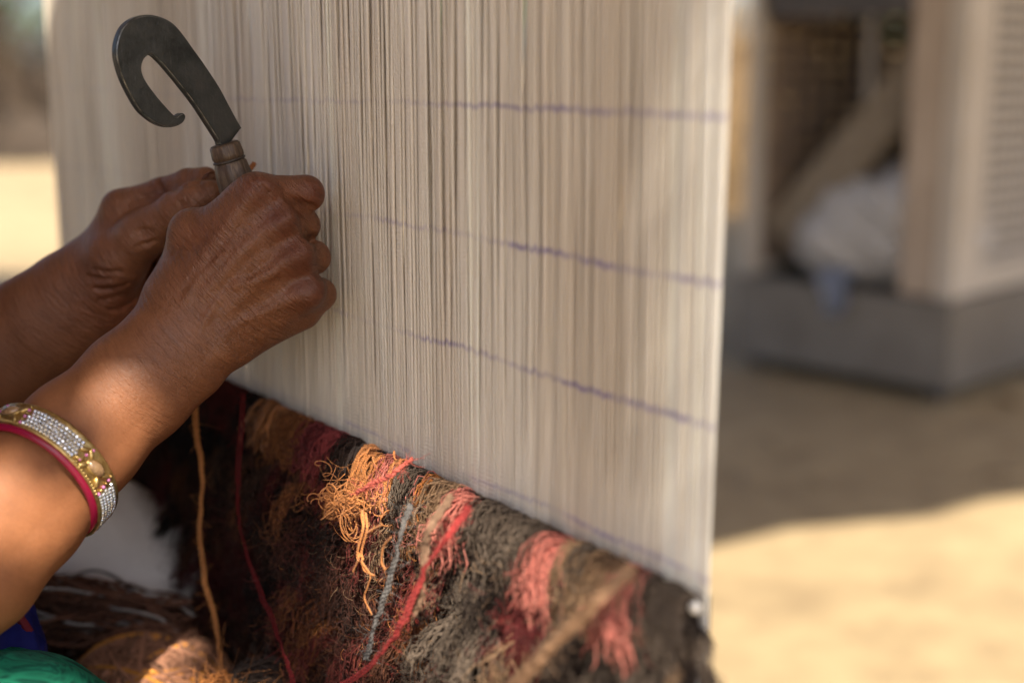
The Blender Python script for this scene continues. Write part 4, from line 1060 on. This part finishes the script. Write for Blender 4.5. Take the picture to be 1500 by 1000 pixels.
# brown hank with grey strands
pp, cc = [], []
for i in range(190):
    x0, y0 = rng.uniform(15, 70), rng.uniform(845, 945); x1, y1 = rng.uniform(220, 285), rng.uniform(880, 960)
    Y0, Y1 = rng.uniform(0.79, 0.85), rng.uniform(0.82, 0.88); m = rng.uniform(-28, 6); a_, b_ = rng.uniform(0, 6.3, 2)
    pts = [P(x0 + (x1 - x0) * t, y0 + (y1 - y0) * t + m * math.sin(math.pi * t) + 11 * math.sin(a_ + 7 * t), Y0 + (Y1 - Y0) * t + 0.008 * math.sin(b_ + 6 * t)) for t in np.linspace(0, 1, 7)]
    pp.append(spline(pts, 40)); g_ = rng.uniform()
    cc.append(np.array((0.15, 0.072, 0.048) if g_ < 0.9 else (0.30, 0.28, 0.27)) * (1 + 0.2 * rng.normal()))
hank = link('yarn_hank', tube_mesh('yarn_hank', tubes(np.array(pp), np.full((190, 40), 0.0011), 5, np.clip(cc, 0.01, 0.9), 0.005)), YARN)
tag(hank, 'dark brown tangled hank of yarn with a few grey strands below the bangle', 'yarn hank')
wound_ball('yarn_ball', 'dark brown yarn heap under the tangled hank', P(130, 985, 0.885), 0.050, (0.075, 0.034, 0.022), 120, 0.0014, None, 0.8)
# dark coil and orange coil at the bottom edge
def coil(name, label, c, R, colour, n, tube, wid, arch, seedcol=0.12):
    pp, cc = [], []
    for i in range(n):
        a = np.linspace(-0.5, 2 * math.pi - 0.2, 60); r = R * (1 + 0.16 * rng.normal()); x = rng.uniform(-wid, wid); z = arch * rng.normal()
        e1 = np.array([0.93, 0.36, 0]); e2 = np.array([-0.1, 0.25, 0.96]); e3 = np.cross(e1, e2)
        pp.append(c + r * (np.cos(a)[:, None] * e1 + np.sin(a)[:, None] * e2 * 0.8) + e3 * x + np.array([0, 0, z]) + 0.0015 * np.stack([vnoise(a * 3 + i * 7, 101), vnoise(a * 3 + i * 7, 102), vnoise(a * 3 + i * 7, 103)], 1))
        cc.append(np.clip(np.array(colour) * (1 + seedcol * rng.normal()), 0.005, 0.9))
    o = link(name, tube_mesh(name, tubes(np.array(pp), np.full((n, 60), tube), 5, np.array(cc), 0.004)), YARN)
    fz = 420; q = np.array(pp).reshape(-1, 3)[rng.integers(0, n * 60, fz)]; tt = np.linspace(0, 1, 6)[None, :, None]
    fp = q[:, None] + rng.normal(size=(fz, 3))[:, None] * 0.007 * tt + rng.normal(size=(fz, 3))[:, None] * 0.006 * tt ** 2
    tag(link('fibre', tube_mesh('fibre', tubes(fp, np.full((fz, 6), 0.0001), 3, np.repeat(np.clip(np.array(colour) * 1.6 + 0.02, 0, 1)[None], fz, 0))), YARN, o), kind='stuff')
    return tag(o, label, 'yarn coil')
coil('yarn_coil', 'black fluffy coil of yarn at the foot of the carpet', P(385, 1018, 0.73), 0.020, (0.050, 0.036, 0.030), 46, 0.0011, 0.010, 0.003)
coil('yarn_coil', 'small orange coil of yarn against the black fluffy coil', P(322, 1022, 0.72), 0.010, (0.40, 0.16, 0.05), 20, 0.0009, 0.008, 0.003)
# pale cloth bundle
CB = Field(P(190, 860, 0.93) - 0.16, P(190, 860, 0.93) + 0.17, 0.004, 0.03)
CB.cone(P(110, 810, 0.91), P(205, 862, 0.91), 0.040, 0.046, 0.02); CB.cone(P(205, 862, 0.91), P(238, 930, 0.91), 0.046, 0.030, 0.03); CB.cone(P(120, 800, 0.92), P(130, 960, 0.93), 0.05, 0.06, 0.05); CB.cone(P(200, 880, 0.93), P(210, 980, 0.93), 0.045, 0.05, 0.04)
v, q = CB.mesh(); me = mesh_np('cloth_bundle', v, q); nn = np.array([x.normal for x in me.vertices])
me.vertices.foreach_set('co', (v + nn * (0.0025 * vnoise2((v[:, 0] + v[:, 2]) * 50, (v[:, 1] - v[:, 2]) * 30, 111))[:, None]).astype(np.float32).ravel()); me.update()
tag(link('cloth_bundle', me, simple('pale grey cotton', (0.66, 0.62, 0.59), (0.76, 0.72, 0.69), 40, 0.9, 0.3, 0.001)), 'pale grey rounded cloth bundle behind the tangled brown hank', 'cloth')

# ================================================================== air cooler in the shade
s = NT('dusty painted metal'); n1 = s.noise(6, 5, 0.6, s.pos()); n2 = s.noise(60, 4, 0.6, s.pos())
CREAMM = s.fin(s.ramp(s.math('ADD', s.math('MULTIPLY', n1, 0.6), s.math('MULTIPLY', n2, 0.4)), [(0.3, (0.43, 0.375, 0.31)), (0.7, (0.58, 0.525, 0.46))]), 0.6, s.bump(n2, 0.1, 0.002))
BROWNM = simple('rusty brown painted metal', (0.17, 0.125, 0.095), (0.27, 0.20, 0.15), 9, 0.6, 0.1)
TANK = simple('grey galvanised tank', (0.155, 0.135, 0.115), (0.24, 0.22, 0.195), 7, 0.5, 0.1, Metallic=0.2)
DKM = simple('dark grey sheet', (0.05, 0.045, 0.045), (0.09, 0.08, 0.078), 9, 0.6, 0.1)
STRAW = simple('dry grass pad', (0.10, 0.062, 0.032), (0.30, 0.20, 0.10), 40, 0.95, 0.8, 0.02, (1, 1, 4))
C0 = G(1385, 588); E1 = np.array([-0.70, 0.714, 0]); E2 = np.array([0.714, 0.70, 0])
CW, CD, CH_ = 0.66, 0.62, 1.10; TKH = 0.262
RC = Matrix.Rotation(math.atan2(E1[1], E1[0]), 3, 'Z')      # local x = E1, local y = -E2
def cpt(x, y, z): p_ = C0 + E1 * x + E2 * y; return np.array([p_[0], p_[1], z])
cooler = thing('air_cooler', 'large open-fronted metal air cooler with a grey water tank standing in shade', 'air cooler', cpt(CW / 2, CD / 2, 0))
def cbox(name, x0, x1, y0, y1, z0, z1, mat, bev=0.004, parent=None):
    return box_obj(name, cpt((x0 + x1) / 2, (y0 + y1) / 2, (z0 + z1) / 2), x1 - x0, y1 - y0, z1 - z0, mat, parent or cooler, RC, bev)
TKW = 0.012
cbox('tank_front', -0.01, CW + 0.01, -0.012, 0.006, 0.03, TKH, TANK); cbox('tank_side', -0.012, 0.006, 0.010, CD + 0.01, 0.03, TKH, TANK)
cbox('tank_side', CW - 0.006, CW + 0.012, 0.010, CD + 0.01, 0.03, TKH, TANK); cbox('tank_back', 0.01, CW - 0.01, CD - 0.006, CD + 0.012, 0.03, TKH, TANK); cbox('tank_floor', 0.008, CW - 0.008, 0.008, CD - 0.008, 0.035, 0.05, TANK)
for x in (0.03, CW - 0.06):
    for y in (0.03, CD - 0.06): cbox('foot', x, x + 0.04, y, y + 0.04, -0.01, 0.032, DKM)
PW = 0.055
for i, (x, y, m_) in enumerate(((0.0, 0.0, CREAMM), (CW - PW * 0.55, 0.0, CREAMM), (0.0, CD - PW, CREAMM), (CW - PW * 0.55, CD - PW, CREAMM))):
    cbox('post', x, x + (PW if i % 2 == 0 else PW * 0.55), y, y + PW, TKH + 0.003, CH_ - 0.03, m_)
cbox('front_stile', PW + 0.003, PW + 0.105, 0.006, 0.03, TKH + 0.004, CH_ - 0.035, simple('worn beige paint', (0.36, 0.28, 0.21), (0.50, 0.405, 0.32), 7, 0.6, 0.1))
cbox('top_panel', -0.01, CW + 0.01, -0.01, CD + 0.01, CH_ - 0.028, CH_, CREAMM)
cbox('top_rail', PW + 0.108, CW - PW, 0.008, 0.03, 0.985, CH_ - 0.03, DKM)
# back pad: slats with straw between them
for k in range(16):
    z = TKH + 0.03 + k * 0.047
    cbox('slat', PW + 0.004, CW - PW, CD - 0.050, CD - 0.040, z, z + 0.039, BROWNM, 0.002)
for k in range(7):
    x = PW + 0.05 + k * 0.075
    cbox('pad_strap', x, x + 0.052, CD - 0.038, CD - 0.030, TKH + 0.01, CH_ - 0.04, BROWNM, 0.002)
cbox('far_stile', CW - 0.03, CW - 0.006, PW + 0.01, CD - PW - 0.01, TKH + 0.004, TKH + 0.03, CREAMM)
for k in range(16):
    z = TKH + 0.03 + k * 0.047
    cbox('slat', CW - 0.022, CW - 0.012, PW + 0.004, CD - PW - 0.004, z, z + 0.041, BROWNM, 0.002)
for k in range(6):
    y = PW + 0.03 + k * 0.085
    cbox('pad_strap', CW - 0.036, CW - 0.026, y, y + 0.058, TKH + 0.032, CH_ - 0.05, BROWNM, 0.002)
# right-hand side: framed grid
cbox('side_frame', 0.002, 0.022, PW + 0.002, PW + 0.085, TKH + 0.004, CH_ - 0.032, CREAMM); cbox('side_frame', 0.002, 0.022, PW + 0.088, CD - PW - 0.003, TKH + 0.004, TKH + 0.075, CREAMM)
GR = simple('grey dusty grid', (0.42, 0.38, 0.33), (0.56, 0.51, 0.46), 20, 0.8, 0.1)
k = 0; z = TKH + 0.082
while z < CH_ - 0.04:
    cbox('grid_bar', 0.005, 0.013, PW + 0.088, CD - PW - 0.003, z, z + 0.016, GR, 0.001); z += 0.036
y = PW + 0.10
while y < CD - PW - 0.02:
    cbox('grid_bar', 0.0135, 0.020, y, y + 0.014, TKH + 0.078, CH_ - 0.035, GR, 0.001); y += 0.040
cbox('side_pad', 0.05, 0.075, PW + 0.06, CD - PW - 0.01, TKH + 0.05, CH_ - 0.05, DKM)
# things inside it
s_ = Matrix.Rotation(0, 3, 'Z')
bm = bmesh.new()
rot = RC @ Matrix.Rotation(rad(48), 3, 'Y')
box_bm(bm, cpt(0.37, 0.26, 0.62), 0.66, 0.38, 0.13, rot, 0.01)
bm_obj('leaning_pad', bm, simple('pale fibre pad', (0.17, 0.135, 0.095), (0.34, 0.28, 0.21), 30, 0.95, 0.6, 0.01), None)
tag(bpy.data.objects['leaning_pad'], 'thick pale fibre pad leaning diagonally inside the air cooler', 'pad')
BG = Field(cpt(0.28, 0.2, 0.42) - 0.42, cpt(0.28, 0.2, 0.42) + 0.42, 0.009, 0.04)
BG.cone(cpt(0.13, 0.15, 0.39), cpt(0.44, 0.13, 0.37), 0.13, 0.105, 0.05); BG.cone(cpt(0.15, 0.15, 0.50), cpt(0.36, 0.13, 0.46), 0.12, 0.09, 0.06); BG.cone(cpt(0.15, 0.16, 0.55), cpt(0.2, 0.16, 0.45), 0.05, 0.09, 0.05)
v, q = BG.mesh(); me = mesh_np('plastic_bag', v, q); nn = np.array([x.normal for x in me.vertices])
me.vertices.foreach_set('co', (v + nn * (0.012 * vnoise2((v[:, 0] + v[:, 2]) * 22, (v[:, 1] - v[:, 2]) * 18, 121) + 0.006 * vnoise2(v[:, 0] * 50, v[:, 2] * 45, 122))[:, None]).astype(np.float32).ravel()); me.update()
tag(link('plastic_bag', me, simple('dusty white plastic', (0.40, 0.375, 0.35), (0.52, 0.50, 0.48), 14, 0.4, 0.2)), 'dusty white crumpled plastic sack lying inside the air cooler', 'sack')
rows = []
for j, z in enumerate(np.linspace(TKH + 0.05, TKH - 0.075, 8)):
    wdt = 0.055 * (1 - 0.075 * j)
    rows.append([cpt(0.335 + wdt * a_ + 0.008 * math.sin(j), -0.020 - 0.006 * math.cos(a_ * 7) + (0.03 if j == 0 else 0), z) for a_ in np.linspace(-1, 1, 12)])
rows = np.array(rows); bm = bmesh.new(); gv = [[bm.verts.new(p_) for p_ in r_] for r_ in rows]
for j in range(7):
    for i in range(11): bm.faces.new((gv[j][i], gv[j][i + 1], gv[j + 1][i + 1], gv[j + 1][i]))
bmesh.ops.solidify(bm, geom=bm.faces[:], thickness=0.002)
tag(bm_obj('rag', bm, simple('pale blue rag', (0.28, 0.33, 0.46), (0.50, 0.54, 0.64), 30, 0.8, 0.3), None, True), 'pale blue rag hanging over the edge of the cooler tank', 'rag')

# ================================================================== far yard: straw heap, brushwood, tree
def sticks(n, c, size, L, r, cols, up=0.6, spread=0.6, curve=0.25, seg=5):
    pos = rng.normal(size=(n, 3)) * 0.42; pos = np.clip(pos, -1, 1) * np.array(size); pos[:, 2] = np.abs(pos[:, 2])
    pos[:, 2] *= np.clip(1.15 - (np.abs(pos[:, 0]) / size[0]) ** 2, 0.15, 1)
    d = rng.normal(size=(n, 3)) * spread + np.array([0, 0, up]); d /= np.linalg.norm(d, axis=1, keepdims=True)
    t = np.linspace(-0.5, 0.5, seg)[None, :, None]; l_ = (L * rng.uniform(0.5, 1.2, n))[:, None, None]
    p_ = np.array(c) + pos[:, None] + d[:, None] * l_ * t + rng.normal(size=(n, 3))[:, None] * l_ * curve * t ** 2
    p_[:, :, 2] = np.maximum(p_[:, :, 2], -0.01)
    ci = rng.integers(0, len(cols), n); cc = np.clip(np.array(cols)[ci] * (1 + 0.2 * rng.normal(size=(n, 1))), 0.01, 0.9)
    rr_ = r * np.array([1.0, 1, 0.9, 0.7, 0.4])[None] * rng.uniform(0.6, 1.3, (n, 1))
    return tubes(p_, rr_, 4, cc)
def mound(c, size, seed, n=26):
    bm = bmesh.new(); g_ = []
    for j in range(n):
        row = []
        for i in range(n):
            a_, b_ = i / (n - 1) * 2 - 1, j / (n - 1) * 2 - 1
            h = max(0.0, 1 - a_ * a_) * max(0.0, 1 - b_ * b_)
            row.append(bm.verts.new((c[0] + a_ * size[0], c[1] + b_ * size[1], c[2] + size[2] * (h ** 0.6) * (0.8 + 0.3 * float(vnoise2(a_ * 4 + 9, b_ * 4 + 7, seed))) - 0.03)))
        g_.append(row)
    for j in range(n - 1):
        for i in range(n - 1): bm.faces.new((g_[j][i], g_[j][i + 1], g_[j + 1][i + 1], g_[j + 1][i]))
    return bm
heap = thing('straw_heap', 'sunlit golden straw heap standing behind the warp edge and the air cooler', 'straw heap', (1.75, 8.8, 0))
bm_obj('core', mound((1.75, 8.9, 0), (1.6, 0.8, 1.2), 131), STRAW, heap, True)
tag(link('straw', tube_mesh('straw', sticks(4200, (1.75, 8.8, 0), (1.6, 0.8, 1.45), 0.38, 0.006, [(0.50, 0.34, 0.16), (0.40, 0.25, 0.11), (0.20, 0.12, 0.06), (0.58, 0.42, 0.22)])), YARN, heap), kind='stuff')
for i, (x, y, sx, h, lab) in enumerate(((-4.95, 13.2, 1.7, 1.25, 'tallest dark dry brushwood heap at the far left edge of the yard'), (-2.0, 14.5, 1.6, 0.7, 'dry brushwood heap behind the middle of the warp'), (2.2, 15.0, 1.8, 0.7, 'dry brushwood heap far behind the straw heap'), (6.5, 14.0, 2.0, 0.8, 'dry brushwood heap far off behind the air cooler'))):
    b_ = thing('brush_heap', lab, 'brushwood', (x, y, 0), 'brushwood heaps along the yard')
    bm_obj('core', mound((x, y, 0), (sx, 0.8, h * 0.7), 140 + i), simple('dark brushwood', (0.03, 0.022, 0.016), (0.075, 0.055, 0.04), 12, 0.95, 0.6, 0.03) if i == 0 else bpy.data.materials['dark brushwood'], b_, True)
    tag(link('twigs', tube_mesh('twigs', sticks(1500, (x, y, 0), (sx, 0.8, h), 0.7, 0.009, [(0.05, 0.035, 0.024), (0.10, 0.07, 0.047), (0.035, 0.025, 0.018)], 0.5, 0.7)), YARN, b_), kind='stuff')
s = NT('leaf'); LEAF = s.fin(s.mix(1.0, s.n('ShaderNodeAttribute', attribute_name='Col').outputs['Color'], (1, 1, 1), 'MULTIPLY'), 0.6); s.b.inputs['Transmission Weight'].default_value = 0.0
s.b.inputs['Subsurface Weight'].default_value = 0.0
def tree(c, h, R, lab, n=5200):
    t_ = thing('tree', lab, 'tree', c, 'trees beyond the yard'); c = np.array(c, float)
    pth = spline([c + np.array([0, 0, -0.1]), c + np.array([0.1, 0, h * 0.3]), c + np.array([0.05, 0.05, h * 0.6])], 12)
    link('trunk', tube_mesh('trunk', tubes(pth[None], np.linspace(0.17, 0.09, 12)[None], 10, np.array([[0.12, 0.085, 0.06]]))), YARN, t_)
    lp, lr = [], []
    tips = []
    for k in range(11):
        a_ = k * 2.4; tip = c + np.array([R * 0.75 * math.cos(a_) * rng.uniform(0.6, 1), R * 0.75 * math.sin(a_) * rng.uniform(0.6, 1), h * rng.uniform(0.32, 0.95)]); tips.append(tip)
        st = pth[rng.integers(5, 12)]; lp.append(spline([st, (st + tip) / 2 + np.array([0, 0, 0.15]), tip], 8)); lr.append(np.linspace(0.06, 0.012, 8))
    link('limb', tube_mesh('limb', tubes(np.array(lp), np.array(lr), 6, np.repeat([[0.12, 0.085, 0.06]], 11, 0))), YARN, t_)
    cen = np.array(tips)[rng.integers(0, 11, n)] + rng.normal(size=(n, 3)) * np.array([R, R, h * 0.35]) * 0.22
    d1 = rng.normal(size=(n, 3)); d1 /= np.linalg.norm(d1, axis=1, keepdims=True); d2 = np.cross(d1, rng.normal(size=(n, 3))); d2 /= np.linalg.norm(d2, axis=1, keepdims=True)
    L = rng.uniform(0.05, 0.11, (n, 1)); vv = np.stack([cen - d1 * L, cen + d2 * L * 0.4, cen + d1 * L, cen - d2 * L * 0.4], 1).reshape(-1, 3)
    cc = np.repeat(np.array([0.085, 0.16, 0.06]) * (1 + 0.25 * rng.normal(size=(n, 1))), 4, 0)
    link('crown', mesh_np('crown', vv, np.arange(n * 4).reshape(-1, 4), False, np.clip(cc, 0.01, 0.5)), LEAF, t_)
tree((-6.6, 17.0, 0), 3.7, 2.3, 'green tree at the far left edge beyond the brushwood')
tree((-1.0, 22.0, 0), 3.6, 2.2, 'green tree far behind the middle of the warp')
tree((7.5, 21.0, 0), 4.0, 2.4, 'green tree far off behind the air cooler')

# ================================================================== unseen thatch roofs added to cast the shade, gaps cut for sun patches
HC = 2.5
KX, KY = SUN[0] / SUN[2], SUN[1] / SUN[2]
def to_roof(p): k = HC - p[2]; return (p[0] + KX * k, p[1] + KY * k)
def inside(poly, X, Y):
    r = np.zeros(X.shape, bool); n = len(poly)
    for i in range(n):
        x0, y0 = poly[i]; x1, y1 = poly[(i + 1) % n]
        if y0 == y1: continue
        r ^= ((y0 > Y) != (y1 > Y)) & (X < (x1 - x0) * (Y - y0) / (y1 - y0) + x0)
    return r
THATCH = simple('reed thatch', (0.16, 0.11, 0.06), (0.34, 0.25, 0.14), 30, 0.95, 0.7, 0.01, (1, 8, 1))
ga, gb = G(1040, 790), G(1500, 708)
slope = (gb[1] - ga[1]) / (gb[0] - ga[0])
def front(x): return ga[1] + (x - ga[0]) * slope
quadB = [(x, front(x) + 0.03 * float(vnoise(x * 5 + 40, 151)) + 0.02 * float(vnoise(x * 17 + 40, 152))) for x in np.linspace(-4.5, 4.0, 60)] + [(4.0, 8.2), (0.9, 8.0), (-0.6, 5.6), (-4.5, 5.75)]
roofB = [to_roof((x, y, 0)) for x, y in quadB]
aw = thing('added_awning', 'large unseen reed roof on poles added to shade the middle of the yard', 'added_awning', (-0.5, 1.5, 0))
bm = bmesh.new(); lo_ = [bm.verts.new((x, y, HC)) for x, y in roofB]; hi_ = [bm.verts.new((x, y, HC + 0.05)) for x, y in roofB]
n = len(lo_); bm.faces.new(lo_[::-1]); bm.faces.new(hi_)
for i in range(n): bm.faces.new((lo_[i], lo_[(i + 1) % n], hi_[(i + 1) % n], hi_[i]))
bmesh.ops.recalc_face_normals(bm, faces=bm.faces[:]); bmesh.ops.triangulate(bm, faces=bm.faces[:])
bm_obj('thatch', bm, THATCH, aw)
for x, y in ((3.2, 3.2), (-4.2, 3.4), (-4.2, -1.2), (3.0, 2.2)):
    box_obj('pole', (x, y, HC / 2 - 0.03), 0.08, 0.08, HC, WOOD, aw, None, 0.02)
# smaller roof added over the loom, its gaps shaped to place the sun patches
def lit(px_poly, Y=None, off=None):
    return [to_roof(P(a_, b_, Y) if off is None else Wp(a_, b_, off)) for a_, b_ in px_poly]
gaps = [lit([(132, 522), (165, 508), (222, 535), (256, 575), (252, 625), (215, 690), (172, 735), (152, 670), (154, 600), (142, 558)], Y=0.672),
        lit([(-40, 622), (20, 618), (52, 640), (64, 690), (52, 745), (20, 800), (-30, 830), (-120, 830), (-120, 690)], Y=0.628),
        lit([(478, 690), (500, 650), (540, 632), (610, 645), (730, 715), (840, 785), (1060, 870), (1090, 940), (1060, 1000), (930, 1000), (850, 985), (760, 990), (690, 930), (640, 900), (570, 905), (525, 860), (490, 790)], off=0.050),
        lit([(130, 955), (180, 915), (250, 915), (300, 950), (315, 1000), (290, 1050), (140, 1050)], Y=0.765),
        lit([(505, 612), (560, 632), (640, 672), (720, 712), (840, 770), (1045, 868), (1060, 930), (840, 860), (720, 790), (620, 740), (540, 700), (505, 670)], off=0.008),
        lit([(492, 640), (545, 628), (640, 668), (720, 710), (840, 775), (1045, 872), (1065, 960), (840, 920), (720, 850), (620, 800), (520, 760), (485, 720)], off=0.028),
        lit([(-60, 935), (60, 930), (110, 950), (170, 1010), (100, 1060), (-60, 1060)], Y=0.60),
        lit([(320, 955), (420, 955), (440, 1010), (330, 1010)], Y=0.73)]
x0, x1, y0, y1, cs = -1.10, 0.64, -1.5, 0.6, 0.0125
nx, ny = int((x1 - x0) / cs), int((y1 - y0) / cs)
gx, gy = np.meshgrid(x0 + cs * np.arange(nx + 1), y0 + cs * np.arange(ny + 1), indexing='ij')
cxm, cym = gx[:-1, :-1] + cs / 2, gy[:-1, :-1] + cs / 2
fr_ = to_roof((0, 0, 0)); 
keep = (cym - fr_[1]) < (ga[1] + (cxm - fr_[0] - ga[0]) * slope) - 0.02
keep &= cxm < x1 - 0.03 - 0.03 * vnoise(cym * 9, 161)
for g_ in gaps: keep &= ~inside(g_, cxm, cym)
selv = lit([(985, -80), (1085, -80), (1065, 500), (1050, 760), (1000, 740), (985, 500)], off=0.0)
keep &= ~inside(selv, cxm, cym)
ij = np.argwhere(keep)
def vid(i, j): return i * (ny + 1) + j
i, j = ij[:, 0], ij[:, 1]
fq = np.stack([vid(i, j), vid(i + 1, j), vid(i + 1, j + 1), vid(i, j + 1)], 1)
zz_ = HC - 0.03 + 0.004 * vnoise2(gx.ravel() * 60, gy.ravel() * 8, 162)
va = np.stack([gx.ravel(), gy.ravel(), zz_], 1)
used, inv = np.unique(fq.ravel(), return_inverse=True)
bm_me = mesh_np('thatch', va[used], inv.reshape(-1, 4), False)
aw2 = thing('added_awning', 'small unseen reed roof added above the loom with gaps cut for sun patches', 'added_awning', (-0.25, -0.6, 0))
th = link('thatch', bm_me, THATCH, aw2)
sv = np.array(selv); rp_, yy_ = [], sv[:, 1].min() - 0.02  # thin stalks added across the selvedge gap to weaken the sunlight there
while yy_ < sv[:, 1].max() + 0.02:
    xs_ = np.linspace(sv[:, 0].min() - 0.1, sv[:, 0].max() + 0.1, 400); ok_ = inside(selv, xs_, np.full(400, yy_))
    if ok_.any(): a_, b_ = xs_[ok_].min() - 0.03, xs_[ok_].max() + 0.03
    else: a_, b_ = sv[:, 0].mean() - 0.03, sv[:, 0].mean() + 0.03
    rp_.append(np.stack([np.linspace(a_, b_, 6), np.full(6, yy_), np.full(6, HC - 0.018)], 1)); yy_ += 0.0125
link('added_reeds', tube_mesh('added_reeds', tubes(np.array(rp_), np.full((len(rp_), 6), 0.0038), 6, np.ones((len(rp_), 3)))), THATCH, aw2)
for x, y in ((-1.07, -1.45), (-1.07, 0.2), (0.55, -1.45)):
    box_obj('pole', (x, y, HC / 2 - 0.05), 0.06, 0.06, HC - 0.06, WOOD, aw2, None, 0.015)
